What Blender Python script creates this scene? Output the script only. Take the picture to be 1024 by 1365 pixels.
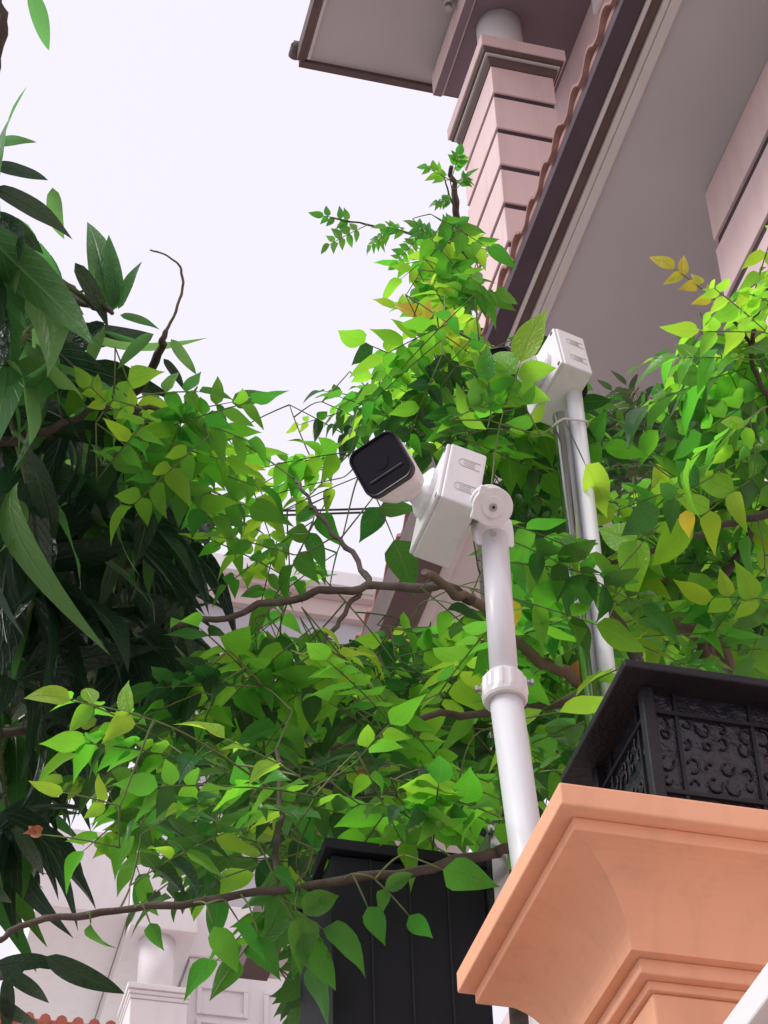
import bpy, bmesh, math, random
import numpy as np
from mathutils import Vector, Matrix

random.seed(7); rng = np.random.default_rng(7)
for o in list(bpy.data.objects): bpy.data.objects.remove(o)
SC = bpy.context.scene
COL = SC.collection

# ------------------------------------------------------------------ camera, sky, sun, exposure
YAW, PIT, ROL = [math.radians(a) for a in (15.91, 42.24, -1.97)]
FPX = 2975.0                                   # focal length in photo pixels (photo 1024 x 1365)
_c, _s = math.cos, math.sin
FW = np.array([_s(YAW)*_c(PIT), _c(YAW)*_c(PIT), _s(PIT)])
_r = np.array([_c(YAW), -_s(YAW), 0.0]); _u = np.cross(_r, FW)
RM = np.array([_r*_c(ROL)+_u*_s(ROL), -_r*_s(ROL)+_u*_c(ROL), FW])   # rows: right, up, forward
CAM = np.array([0.0, 0.0, 1.6])
cd = bpy.data.cameras.new('camera'); cam = bpy.data.objects.new('camera', cd); COL.objects.link(cam)
cd.sensor_fit = 'VERTICAL'; cd.sensor_height = 24.0; cd.lens = 24.0*FPX/1365.0
cd.clip_start = 0.05; cd.clip_end = 3000
m = Matrix.Identity(4)
for i in range(3):
    m[i][0], m[i][1], m[i][2], m[i][3] = RM[0][i], RM[1][i], -RM[2][i], CAM[i]
cam.matrix_world = m
SC.camera = cam
SC.render.resolution_x, SC.render.resolution_y = 768, 1024

SUN_DIR = Vector((-0.95, -0.12, 1.0)).normalized()      # towards the sun
W = bpy.data.worlds.new('World'); SC.world = W; W.use_nodes = True
wn = W.node_tree.nodes; wl = W.node_tree.links
bg = wn['Background']; bg.inputs['Strength'].default_value = 0.1
sky = wn.new('ShaderNodeTexSky'); sky.sky_type = 'NISHITA'; sky.sun_disc = False
sky.sun_elevation = math.asin(SUN_DIR.z); sky.sun_rotation = math.atan2(SUN_DIR.x, SUN_DIR.y)
sky.dust_density = 4.0; sky.air_density = 1.0
hs = wn.new('ShaderNodeHueSaturation'); hs.inputs['Saturation'].default_value = 0.25
wl.new(sky.outputs[0], hs.inputs['Color'])
mx = wn.new('ShaderNodeMix'); mx.data_type = 'RGBA'; mx.inputs['Factor'].default_value = 0.85
wl.new(hs.outputs[0], mx.inputs['A']); mx.inputs['B'].default_value = (7.0, 6.72, 7.5, 1)   # even cloud cover
wl.new(mx.outputs['Result'], bg.inputs['Color'])
sd = bpy.data.lights.new('sun', 'SUN'); sd.energy = 1.5; sd.angle = math.radians(25); sd.color = (1.0, 0.97, 0.95)
sun = bpy.data.objects.new('sun', sd); COL.objects.link(sun); sun.location = (-4, -4, 30)
sun.rotation_euler = SUN_DIR.to_track_quat('Z', 'Y').to_euler()
vs = SC.view_settings; vs.view_transform = 'Standard'; vs.look = 'None'; vs.gamma = 1.0; vs.exposure = 0.58
vs.use_curve_mapping = False
cy = SC.cycles; cy.max_bounces = 6; cy.diffuse_bounces = 3; cy.glossy_bounces = 2; cy.transmission_bounces = 3; cy.transparent_max_bounces = 2

# ------------------------------------------------------------------ pixel helpers
def ray(x, y):
    d = np.array([(x-512)/FPX, -(y-682.5)/FPX, 1.0]) @ RM
    return d/np.linalg.norm(d)
def at(x, y, D): return CAM + ray(x, y)*D                     # a point D metres off along the pixel's ray
def onp(x, y, ax, v):                                         # the ray meets the plane axis = v
    d = ray(x, y); return CAM + d*(v-CAM[ax])/d[ax]
def mitre(x, y, P0):                                          # the ray meets the vertical mitre plane through P0
    d = ray(x, y); A = np.array([[d[0], -1], [d[1], -1]])
    t, k = np.linalg.solve(A, (P0-CAM)[:2]); return k, CAM[2]+t*d[2]
def proj(P):
    q = RM @ (np.asarray(P, float)-CAM); return 512+FPX*q[0]/q[2], 682.5-FPX*q[1]/q[2], q[2]
def camvec(x, y, z):                                          # image-right, image-down, depth -> world
    return Vector(RM.T @ np.array([x, -y, z]))

# ------------------------------------------------------------------ materials
def newmat(name):
    mt = bpy.data.materials.new(name); mt.use_nodes = True
    nt = mt.node_tree; return mt, nt.nodes, nt.links, nt.nodes['Principled BSDF']
def noise(n, scale, detail=4, coord='Object', rough=0.55, vec=None, l=None):
    tc = n.new('ShaderNodeTexCoord'); t = n.new('ShaderNodeTexNoise')
    t.inputs['Scale'].default_value = scale; t.inputs['Detail'].default_value = detail
    t.inputs['Roughness'].default_value = rough
    l.new(tc.outputs[coord], t.inputs['Vector']); return t
def paint(name, col, rough=0.6, var=0.06, scale=6.0, bump=0.15, bscale=90, dirt=None, dirt_amt=0.25, metal=0.0, streak=False, spec=0.5):
    mt, n, l, p = newmat(name)
    a = noise(n, scale, 5, l=l); r = n.new('ShaderNodeMapRange')
    r.inputs['From Min'].default_value = 0.3; r.inputs['From Max'].default_value = 0.7
    r.inputs['To Min'].default_value = 1-var; r.inputs['To Max'].default_value = 1+var
    l.new(a.outputs['Fac'], r.inputs['Value'])
    mu = n.new('ShaderNodeMix'); mu.data_type = 'RGBA'; mu.blend_type = 'MULTIPLY'; mu.inputs['Factor'].default_value = 1
    mu.inputs['A'].default_value = (*col, 1); l.new(r.outputs['Result'], mu.inputs['B'])
    out = mu.outputs['Result']
    if dirt:
        tc = n.new('ShaderNodeTexCoord'); mp = n.new('ShaderNodeMapping')
        mp.inputs['Scale'].default_value = (9, 9, 1.2) if streak else (1, 1, 1)
        l.new(tc.outputs['Object'], mp.inputs['Vector'])
        b = n.new('ShaderNodeTexNoise'); b.inputs['Scale'].default_value = scale*0.8; b.inputs['Detail'].default_value = 7
        l.new(mp.outputs[0], b.inputs['Vector'])
        r2 = n.new('ShaderNodeMapRange'); r2.inputs['From Min'].default_value = 0.5; r2.inputs['From Max'].default_value = 0.75
        r2.inputs['To Max'].default_value = dirt_amt; l.new(b.outputs['Fac'], r2.inputs['Value'])
        m2 = n.new('ShaderNodeMix'); m2.data_type = 'RGBA'; l.new(r2.outputs['Result'], m2.inputs['Factor'])
        l.new(out, m2.inputs['A']); m2.inputs['B'].default_value = (*dirt, 1); out = m2.outputs['Result']
    l.new(out, p.inputs['Base Color'])
    p.inputs['Roughness'].default_value = rough; p.inputs['Metallic'].default_value = metal
    p.inputs['Specular IOR Level'].default_value = spec
    if bump:
        b = noise(n, bscale, 6, l=l); bp = n.new('ShaderNodeBump'); bp.inputs['Strength'].default_value = bump
        bp.inputs['Distance'].default_value = 0.01; l.new(b.outputs['Fac'], bp.inputs['Height']); l.new(bp.outputs[0], p.inputs['Normal'])
    return mt
def leafmat(name, top, trans, mixf=0.45, rough=0.33, vein=0.55, spec=0.55):
    mt, n, l, p = newmat(name)
    oi = n.new('ShaderNodeObjectInfo'); geo = n.new('ShaderNodeNewGeometry')
    nz = noise(n, 14.0, 3, l=l)
    pos = n.new('ShaderNodeTexNoise'); pos.inputs['Scale'].default_value = 3.3; l.new(geo.outputs['Position'], pos.inputs['Vector'])
    ad = n.new('ShaderNodeMath'); ad.operation = 'ADD'; l.new(geo.outputs['Random Per Island'], ad.inputs[0]); l.new(oi.outputs['Random'], ad.inputs[1])
    fr = n.new('ShaderNodeMath'); fr.operation = 'FRACT'; l.new(ad.outputs[0], fr.inputs[0])
    hsv = n.new('ShaderNodeHueSaturation')
    hr = n.new('ShaderNodeMapRange'); hr.inputs['To Min'].default_value = 0.483; hr.inputs['To Max'].default_value = 0.525
    l.new(fr.outputs[0], hr.inputs['Value']); l.new(hr.outputs['Result'], hsv.inputs['Hue'])
    vr = n.new('ShaderNodeMapRange'); vr.inputs['From Min'].default_value = 0.25; vr.inputs['From Max'].default_value = 0.75
    vr.inputs['To Min'].default_value = 0.75; vr.inputs['To Max'].default_value = 1.4
    l.new(pos.outputs['Fac'], vr.inputs['Value']); l.new(vr.outputs['Result'], hsv.inputs['Value'])
    # midrib and side veins from the leaf's own UV (u along the leaf, v across, 0.5 = midrib)
    uv = n.new('ShaderNodeUVMap'); uv.uv_map = 'UVMap'; sp = n.new('ShaderNodeSeparateXYZ'); l.new(uv.outputs[0], sp.inputs[0])
    sb = n.new('ShaderNodeMath'); sb.operation = 'SUBTRACT'; l.new(sp.outputs['Y'], sb.inputs[0]); sb.inputs[1].default_value = 0.5
    ab = n.new('ShaderNodeMath'); ab.operation = 'ABSOLUTE'; l.new(sb.outputs[0], ab.inputs[0])
    rib = n.new('ShaderNodeMapRange'); rib.inputs['From Min'].default_value = 0.0; rib.inputs['From Max'].default_value = 0.055
    rib.inputs['To Min'].default_value = 1; rib.inputs['To Max'].default_value = 0; l.new(ab.outputs[0], rib.inputs['Value'])
    ph = n.new('ShaderNodeMath'); ph.operation = 'MULTIPLY_ADD'; l.new(ab.outputs[0], ph.inputs[0]); ph.inputs[1].default_value = -0.45; l.new(sp.outputs['X'], ph.inputs[2])
    ms = n.new('ShaderNodeMath'); ms.operation = 'MULTIPLY'; l.new(ph.outputs[0], ms.inputs[0]); ms.inputs[1].default_value = 62.0
    sn = n.new('ShaderNodeMath'); sn.operation = 'SINE'; l.new(ms.outputs[0], sn.inputs[0])
    vn = n.new('ShaderNodeMapRange'); vn.inputs['From Min'].default_value = 0.8; vn.inputs['From Max'].default_value = 1.0
    vn.inputs['To Max'].default_value = 0.45; l.new(sn.outputs[0], vn.inputs['Value'])
    mxv = n.new('ShaderNodeMath'); mxv.operation = 'MAXIMUM'; l.new(rib.outputs['Result'], mxv.inputs[0]); l.new(vn.outputs['Result'], mxv.inputs[1])
    vv = n.new('ShaderNodeMath'); vv.operation = 'MULTIPLY'; l.new(mxv.outputs[0], vv.inputs[0]); vv.inputs[1].default_value = vein
    def tinted(c, f):
        h = n.new('ShaderNodeHueSaturation'); h.inputs['Color'].default_value = (*c, 1)
        l.new(hr.outputs['Result'], h.inputs['Hue']); l.new(vr.outputs['Result'], h.inputs['Value'])
        x = n.new('ShaderNodeMix'); x.data_type = 'RGBA'; l.new(vv.outputs[0], x.inputs['Factor'])
        l.new(h.outputs[0], x.inputs['A']); x.inputs['B'].default_value = (min(1, c[0]*f+0.05), min(1, c[1]*f+0.05), min(1, c[2]*f+0.02), 1)
        return x.outputs['Result']
    l.new(tinted(top, 1.7), p.inputs['Base Color']); p.inputs['Roughness'].default_value = rough; p.inputs['Specular IOR Level'].default_value = spec
    tr = n.new('ShaderNodeBsdfTranslucent'); l.new(tinted(trans, 0.75), tr.inputs['Color'])
    bp = n.new('ShaderNodeBump'); bp.inputs['Strength'].default_value = 0.45; bp.inputs['Distance'].default_value = 0.01
    hh = n.new('ShaderNodeMath'); hh.operation = 'ADD'; l.new(nz.outputs['Fac'], hh.inputs[0]); l.new(mxv.outputs[0], hh.inputs[1])
    l.new(hh.outputs[0], bp.inputs['Height']); l.new(bp.outputs[0], p.inputs['Normal'])
    ms_ = n.new('ShaderNodeMixShader'); ms_.inputs[0].default_value = mixf
    l.new(p.outputs[0], ms_.inputs[1]); l.new(tr.outputs[0], ms_.inputs[2])
    l.new(ms_.outputs[0], n['Material Output'].inputs['Surface'])
    return mt
M = {}
M['peach'] = paint('peach_paint', (0.87, 0.44, 0.27), 0.75, 0.05, 5, 0.10, 70, dirt=(0.52, 0.30, 0.20), dirt_amt=0.25, streak=True, spec=0.25)
M['white_plastic'] = paint('white_plastic', (0.80, 0.79, 0.80), 0.38, 0.03, 9, 0.03, 60, dirt=(0.45, 0.41, 0.36), dirt_amt=0.18, streak=True)
M['white_steel'] = paint('white_coated_steel', (0.78, 0.78, 0.81), 0.33, 0.03, 7, 0.02, 40, dirt=(0.5, 0.47, 0.42), dirt_amt=0.2, streak=True)
M['black_glass'] = paint('black_gloss', (0.008, 0.007, 0.016), 0.12, 0.1, 5, 0.0, spec=0.3)
M['black_plastic'] = paint('black_plastic', (0.010, 0.009, 0.017), 0.38, 0.1, 9, 0.05, 80, spec=0.35)
M['black_metal'] = paint('black_metal', (0.010, 0.010, 0.015), 0.5, 0.2, 12, 0.25, 140, dirt=(0.03, 0.03, 0.036), dirt_amt=0.5, spec=0.35)
M['black_post'] = paint('black_post_paint', (0.010, 0.010, 0.016), 0.6, 0.15, 3, 0.08, 30, dirt=(0.02, 0.02, 0.028), dirt_amt=0.4, streak=True, spec=0.25)
M['chrome'] = paint('polished_steel', (0.62, 0.62, 0.63), 0.14, 0.08, 6, 0.03, 50, metal=1.0)
M['zinc'] = paint('zinc', (0.45, 0.45, 0.45), 0.35, 0.1, 20, 0.1, 90, metal=1.0)
M['pink'] = paint('pink_render', (0.73, 0.56, 0.55), 0.85, 0.04, 2, 0.12, 60, dirt=(0.40, 0.29, 0.27), dirt_amt=0.2, streak=True, spec=0.2)
M['groove'] = paint('groove_paint', (0.05, 0.034, 0.045), 0.8, 0.1, 4, 0.1)
M['soffit'] = paint('grey_soffit', (0.47, 0.45, 0.47), 0.8, 0.04, 1.2, 0.06, 40, dirt=(0.32, 0.30, 0.31), dirt_amt=0.25, spec=0.2)
M['trim'] = paint('pale_trim', (0.60, 0.57, 0.55), 0.75, 0.05, 4, 0.08, 60, spec=0.2)
M['brown'] = paint('brown_board', (0.115, 0.082, 0.078), 0.7, 0.15, 5, 0.15, 50, spec=0.3)
M['fascia'] = paint('fascia_paint', (0.075, 0.052, 0.068), 0.7, 0.12, 4, 0.12, 50, spec=0.3)
M['ceiling_shade'] = paint('shaded_ceiling', (0.22, 0.17, 0.20), 0.8, 0.06, 2, 0.08, 40, spec=0.2)  # shade under the porch roof put into the colour
M['tile'] = paint('clay_tile', (0.33, 0.16, 0.14), 0.75, 0.2, 9, 0.3, 70, dirt=(0.12, 0.08, 0.08), dirt_amt=0.5)
M['redtile'] = paint('red_clay_tile', (0.55, 0.17, 0.11), 0.75, 0.2, 9, 0.3, 70, dirt=(0.25, 0.10, 0.08), dirt_amt=0.4)
M['cream'] = paint('cream_render', (0.82, 0.79, 0.79), 0.85, 0.03, 1.5, 0.1, 40, dirt=(0.5, 0.47, 0.45), dirt_amt=0.15, streak=True, spec=0.2)
M['rosewall'] = paint('rose_render', (0.62, 0.50, 0.47), 0.85, 0.03, 1.5, 0.1, 40, spec=0.2)
M['bluepane'] = paint('window_glass', (0.05, 0.09, 0.22), 0.08, 0.05, 2, 0.0)
M['frost'] = paint('frosted_glass', (0.55, 0.55, 0.54), 0.35, 0.06, 8, 0.1, 60)
M['lantern_glass'] = paint('ornament_glass', (0.018, 0.018, 0.026), 0.2, 0.2, 12, 0.9, 34, spec=0.5)
M['concrete'] = paint('concrete', (0.34, 0.31, 0.285), 0.85, 0.12, 0.7, 0.2, 20, dirt=(0.2, 0.19, 0.18), dirt_amt=0.5)
M['bark'] = paint('bark', (0.085, 0.062, 0.05), 0.85, 0.3, 18, 0.6, 60, dirt=(0.25, 0.21, 0.18), dirt_amt=0.5)
M['bark_pale'] = paint('pale_bark', (0.19, 0.135, 0.10), 0.85, 0.25, 18, 0.5, 60, dirt=(0.12, 0.09, 0.07), dirt_amt=0.5)
M['twig'] = paint('green_twig', (0.13, 0.17, 0.055), 0.7, 0.25, 20, 0.2, 60)
M['cable'] = paint('cable_sheath', (0.02, 0.02, 0.022), 0.5, 0.1, 9, 0.0)
LM = dict(
    dark=leafmat('leaf_old_dark_green', (0.022, 0.07, 0.020), (0.045, 0.17, 0.02), 0.42),
    young=leafmat('leaf_young_lime', (0.15, 0.34, 0.03), (0.47, 0.84, 0.05), 0.58),
    bright=leafmat('leaf_bright_green', (0.075, 0.24, 0.025), (0.27, 0.74, 0.04), 0.57),
    mid=leafmat('leaf_mid_green', (0.055, 0.17, 0.028), (0.16, 0.52, 0.04), 0.52),
    deep=leafmat('leaf_deep_green', (0.035, 0.11, 0.026), (0.08, 0.28, 0.03), 0.45),
    gold=leafmat('leaf_yellow', (0.42, 0.36, 0.03), (0.80, 0.68, 0.05), 0.5),
    rust=leafmat('leaf_rust', (0.38, 0.14, 0.06), (0.62, 0.22, 0.08), 0.45),
    mango=leafmat('mango_leaf', (0.017, 0.042, 0.026), (0.03, 0.09, 0.024), 0.28, 0.30, 0.5, 0.6),  # dark green leaf, darkened further for the shade inside the crown
    mango_lit=leafmat('mango_leaf_lit', (0.06, 0.17, 0.05), (0.22, 0.52, 0.13), 0.48, 0.36, 0.5, 0.5),  # lit copy of the mango leaf for the bright crown edge
    bush=leafmat('shaded_bush_leaf', (0.04, 0.075, 0.035), (0.07, 0.13, 0.04), 0.35, 0.5),  # darker leaf colour stands in for the eave's shade
)

# ------------------------------------------------------------------ mesh helpers
def V(p): return Vector([float(a) for a in p])
class MB:
    def __init__(s): s.v = []; s.f = []; s.sm = []
    def add(s, vs, fs, smooth=False):
        b = len(s.v); s.v += [tuple(float(c) for c in v) for v in vs]
        s.f += [tuple(b+i for i in f) for f in fs]; s.sm += [smooth]*len(fs); return s
    def box(s, x0, x1, y0, y1, z0, z1):
        vs = [(x0,y0,z0),(x1,y0,z0),(x1,y1,z0),(x0,y1,z0),(x0,y0,z1),(x1,y0,z1),(x1,y1,z1),(x0,y1,z1)]
        return s.add(vs, [(0,3,2,1),(4,5,6,7),(0,1,5,4),(1,2,6,5),(2,3,7,6),(3,0,4,7)])
    def obox(s, c, ex, ey, ez):                       # centre and three half-extent vectors
        c = V(c); vs = [c+sx*ex+sy*ey+sz*ez for sz in (-1,1) for (sx,sy) in ((-1,-1),(1,-1),(1,1),(-1,1))]
        f = [(0,3,2,1),(4,5,6,7),(0,1,5,4),(1,2,6,5),(2,3,7,6),(3,0,4,7)]
        if ex.cross(ey).dot(ez) < 0: f = [tuple(reversed(q)) for q in f]
        return s.add(vs, f)
    def tube(s, pts, rad, n=10, cap=True, smooth=True):
        pts = [V(p) for p in pts]; k = len(pts)
        if not hasattr(rad, '__len__'): rad = [rad]*k
        t0 = (pts[1]-pts[0]).normalized(); a = t0.orthogonal().normalized(); vs = []
        for i, p in enumerate(pts):
            t = (pts[min(i+1,k-1)]-pts[max(i-1,0)]).normalized()
            a = (a-t*a.dot(t)).normalized(); b = t.cross(a)
            vs += [p+(a*math.cos(2*math.pi*j/n)+b*math.sin(2*math.pi*j/n))*rad[i] for j in range(n)]
        fs = [(i*n+j, i*n+(j+1)%n, (i+1)*n+(j+1)%n, (i+1)*n+j) for i in range(k-1) for j in range(n)]
        s.add(vs, fs, smooth)
        if cap:
            b = len(s.v)-k*n
            s.f.append(tuple(b+j for j in reversed(range(n)))); s.f.append(tuple(b+(k-1)*n+j for j in range(n))); s.sm += [False, False]
        return s
    def loft(s, rings, smooth=False, cap=True, closed=True):
        n = len(rings[0]); k = len(rings); vs = [p for r in rings for p in r]
        fs = [(i*n+j, i*n+(j+1)%n, (i+1)*n+(j+1)%n, (i+1)*n+j) for i in range(k-1) for j in range(n if closed else n-1)]
        s.add(vs, fs, smooth)
        if cap:
            b = len(s.v)-k*n
            s.f.append(tuple(b+j for j in reversed(range(n)))); s.f.append(tuple(b+(k-1)*n+j for j in range(n))); s.sm += [False, False]
        return s
    def build(s, name, mat, parent=None, bevel=0, seg=2):
        me = bpy.data.meshes.new(name); me.from_pydata(s.v, [], s.f); me.update()
        me.polygons.foreach_set('use_smooth', s.sm)
        o = bpy.data.objects.new(name, me); COL.objects.link(o); me.materials.append(M[mat] if isinstance(mat, str) else mat)
        if parent is not None:
            o.parent = parent; o.matrix_parent_inverse = parent.matrix_world.inverted()
        if bevel:
            b = o.modifiers.new('bevel', 'BEVEL'); b.width = bevel; b.segments = seg; b.limit_method = 'ANGLE'; b.angle_limit = 0.6
            b.harden_normals = False
        return o
def empty(name, loc, label, cat, group=None):
    o = bpy.data.objects.new(name, None); COL.objects.link(o); o.location = [float(a) for a in loc]; o.empty_display_size = 0.2
    o['label'] = label; o['category'] = cat
    if group: o['group'] = group
    o.matrix_world = Matrix.Translation(o.location)
    return o
def tag(o, label, cat, group=None):
    o['label'] = label; o['category'] = cat
    if group: o['group'] = group
    return o
def rect(x0, x1, y0, y1, z): return [(x0,y0,z),(x1,y0,z),(x1,y1,z),(x0,y1,z)]
def smoothpath(pts, sub=6):
    P = [V(p) for p in pts]; out = []
    for i in range(len(P)-1):
        a, b, c, d = P[max(i-1,0)], P[i], P[i+1], P[min(i+2,len(P)-1)]
        for j in range(sub):
            t = j/sub
            out.append(0.5*((2*b)+(c-a)*t+(2*a-5*b+4*c-d)*t*t+(3*b-a-3*c+d)*t**3))
    out.append(P[-1]); return out

# ------------------------------------------------------------------ ground
g = MB(); g.add([(-600,-600,0),(600,-600,0),(600,600,0),(-600,600,0)], [(0,1,2,3)])
o = g.build('ground', 'concrete'); o['kind'] = 'structure'

# ------------------------------------------------------------------ gate pillar (peach)
K = 2.5/2.7
P0 = at(748.2, 1071.4, 2.5)
CX, CY = 0.52, onp(609.8, 1324.5, 2, P0[2])[1]-P0[1]
px0, py0, pz = P0; px1, py1 = px0+CX, py0+CY
pil = empty('gate_pillar', ((px0+px1)/2, (py0+py1)/2, 0), 'peach painted gate pillar with stepped and coved capital under the black lantern', 'pillar')
prof = {n: mitre(x, y, P0) for n, (x, y) in dict(f1=(766.1,1112.3), c1=(828.6,1252), l0=(851,1269), l1=(853.6,1289), sh=(867.8,1311)).items()}
def ring(k, z): return rect(px0+k, px1-k, py0+k, py1-0.4*k, z)
top = pz+0.030
MB().loft([ring(0, pz), ring(0, top)]).build('cap_slab', 'peach', pil, 0.0025)
kf, zf = prof['f1']; zf = pz-0.017
MB().loft([ring(kf, zf), ring(kf, pz)]).build('fillet_moulding', 'peach', pil, 0.002)
kc, zc = prof['c1']; zc = min(zc, pz-0.10)
rings = []
for i in range(13):                                                     # hollow of the cove: steep above, flaring below
    t = i/12; a = t*math.pi/2
    rings.append(ring(kf+0.006+(kc+0.012-kf)*math.sin(a), zf-(zf-zc)*(1-math.cos(a))))
rings.reverse()
cov = MB(); cov.loft(rings, smooth=False); cov.build('cove_moulding', 'peach', pil)
kl = prof['l0'][0]; zl0 = zc; zl1 = zc-0.020
MB().loft([ring(kl, zl1), ring(kl, zl0)]).build('neck_moulding', 'peach', pil, 0.002)
ks = prof['sh'][0]
MB().loft([ring(ks-0.006, zl1-0.012), ring(ks-0.006, zl1)]).build('neck_fillet', 'peach', pil, 0.002)
MB().loft([ring(ks, 0.0), ring(ks, zl1-0.012)]).build('shaft', 'peach', pil, 0.003)
print('pillar', P0, CX, CY, prof, zc)

# pale coping that crosses in front of the shaft
cpa = onp(1030, 1322, 2, pz-0.30); cxl = float(cpa[0])
cop = MB(); cop.box(cxl, cxl+0.6, cpa[1]-0.14, cpa[1]+0.16, cpa[2], cpa[2]+0.035)
wal = empty('garden_wall', (cxl+0.3, cpa[1], 0), 'pale plastered wall end with a flat coping beside the peach pillar shaft', 'wall')
cop.build('coping', 'cream', wal, 0.003)
MB().box(cxl+0.05, cxl+0.55, cpa[1]-0.10, cpa[1]+0.11, 0, cpa[2]-0.001).build('wall_body', 'rosewall', wal)

# ------------------------------------------------------------------ lantern on the pillar
LX, LY = px0+0.26, py0+CY/2
lan = empty('post_lantern', (LX, LY, top), 'black metal post lantern with flat overhanging lid and ornate panes on the peach pillar', 'lantern')
lc = onp(834.8, 890, 1, py0+0.085); a = LX-lc[0]; lz = lc[2]
print('lantern', LX, LY, a, lz-top)
a = 0.128; b = 0.088; b2 = 0.092
def lring(h, z): return rect(LX-h, LX+h, LY-h, LY+h, z)
MB().loft([lring(a, lz), lring(a, lz+0.012)]).build('lid_rim', 'black_metal', lan, 0.002)
rf = MB().loft([lring(a-0.01, lz+0.012), lring(a*0.55, lz+0.035), lring(0.02, lz+0.062)]).build('lid_roof', 'black_metal', lan)
fin = MB(); n = 16
fin.loft([[(LX+r*math.cos(2*math.pi*j/n), LY+r*math.sin(2*math.pi*j/n), lz+0.058+h) for j in range(n)] for r, h in ((0.014,0),(0.015,0.006),(0.009,0.010),(0.016,0.016),(0.018,0.024),(0.014,0.033),(0.006,0.038),(0.003,0.046))], smooth=True)
fin.build('finial', 'black_metal', lan)
zb = top+0.022
MB().loft([lring(b+0.012, top), lring(b+0.012, zb)]).build('base', 'black_metal', lan, 0.002)
for sx in (-1, 1):
    for sy in (-1, 1):
        q = MB(); q.box(LX+sx*b-0.008, LX+sx*b+0.008, LY+sy*b-0.008, LY+sy*b+0.008, zb, lz); q.build('corner_post', 'black_metal', lan, 0.0015)
for ax, sg in ((0,-1),(0,1),(1,-1),(1,1)):
    def P(u, w, z):                                # u along the side, w outwards from the pane
        return (LX+sg*(b-0.004+w), LY+u, z) if ax == 0 else (LX+u, LY+sg*(b-0.004+w), z)
    def slab(u0, u1, z0, z1, w0, w1):
        pts = [P(u0,w0,z0), P(u1,w0,z0), P(u1,w0,z1), P(u0,w0,z1), P(u0,w1,z0), P(u1,w1,z0), P(u1,w1,z1), P(u0,w1,z1)]
        return pts, [(0,1,2,3),(7,6,5,4),(0,4,5,1),(1,5,6,2),(2,6,7,3),(3,7,4,0)]
    pane = MB().add(*slab(-b+0.008, b-0.008, zb, lz, -0.003, 0.0)).build('glass_pane', 'lantern_glass', lan)
    if ax == 0 and sg < 0:
        # clear lights low in the side facing the poles
        for (u0, u1, z0, z1) in ((-0.072,-0.052, zb+0.035, zb+0.085), (-0.072,-0.060, zb+0.105, zb+0.135)):
            MB().add(*slab(u0, u1, z0, z1, 0.0, 0.0015)).build('clear_light', 'frost', lan)
    grid = MB()
    for u in (-0.05, 0.05): grid.add(*slab(u-0.0025, u+0.0025, zb, lz, 0.0, 0.004))
    for zz in (0.34, 0.86): grid.add(*slab(-b+0.008, b-0.008, zb+(lz-zb)*zz-0.003, zb+(lz-zb)*zz+0.003, 0.0, 0.0055))
    # scroll ornaments in relief
    for cu in (-0.066, -0.038, -0.012, 0.012, 0.038, 0.066):
        for cz in (0.12, 0.25, 0.42, 0.54, 0.7, 0.8):
            zz = zb+(lz-zb)*cz+rng.normal(0, 0.003); cc = cu+rng.normal(0, 0.003); ra_ = rng.uniform(0.005, 0.012); ph_ = rng.uniform(0, 6.28); n_ = int(rng.integers(5, 11)); sg_ = rng.choice([-1, 1])
            grid.tube([P(cc+ra_*(1-t/16)*math.cos(sg_*t*0.6+ph_), 0.0015, zz+ra_*1.3*(1-t/16)*math.sin(sg_*t*0.6+ph_)) for t in range(n_)], 0.0016, 5)
    grid.build('scroll_grille', 'black_metal', lan)

# ------------------------------------------------------------------ camera poles
def frame_from_image(e1, e2, e3):
    A = np.array([list(camvec(*e)) for e in (e1, e2, e3)]).T
    U, _, Vt = np.linalg.svd(A); Q = U @ Vt
    return [Vector(Q[:, i]) for i in range(3)]
def junction_box(parent, S, e1, e2, e3, s, t, slots=True):
    """S: near corner; e1 thickness, e2 from the far slot edge towards S, e3 away below S."""
    S = V(S); c = S+e1*t/2-e2*s/2+e3*s/2
    bx = MB().obox(c, e1*(t/2), e2*(s/2), e3*(s/2)).build('junction_box', 'white_plastic', parent, 0.0035, 3)
    # lid seam: a thin plate proud of the mounting face
    MB().obox(c-e1*(t/2+0.003), e1*0.003, e2*(s/2-0.002), e3*(s/2-0.002)).build('box_lid', 'white_plastic', bx, 0.002)
    # slotted knock-outs on the visible side (normal -e3) and the lower side (normal e2)
    for (nrm, al) in ((-e3, e2),):
        for k in (-0.22, 0.22):
            q = c+nrm*(s/2)+al*(s*k)+e1*0.004
            w = 0.0085; L = t*0.30; pts = []
            for j in range(9): pts.append(q-e1*(L-w)+(-e1*math.sin(math.pi*j/8)+al*math.cos(math.pi*j/8))*w)
            pts += [q+e1*L-al*w]
            loop = [q+e1*L+al*w]+pts
            MB().tube(loop, 0.0011, 6).build('slot_rim', 'trim', bx)
            for kk in (-0.0045, 0, 0.0045):
                MB().tube([q-e1*(L-w)+al*kk+nrm*0.0002, q+e1*(L*0.5)+al*kk+nrm*0.0002], 0.0009, 6).build('slot_rib', 'trim', bx)
    for k in (-0.42, 0.42):
        MB().tube([c-e1*(t/2+0.0065)+e2*s*k-e3*s*0.42, c-e1*(t/2-0.004)+e2*s*k-e3*s*0.42], 0.0045, 10).build('screw_hole', 'black_plastic', bx)
    return bx, c
def squircle(c, u, v, hw, hh, r, n=6):
    out = []
    for cx, cy, a0 in ((hw-r,hh-r,0),(-hw+r,hh-r,90),(-hw+r,-hh+r,180),(hw-r,-hh+r,270)):
        for j in range(n+1):
            a = math.radians(a0+90*j/n); out.append(c+u*(cx+r*math.cos(a))+v*(cy+r*math.sin(a)))
    return out
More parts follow.
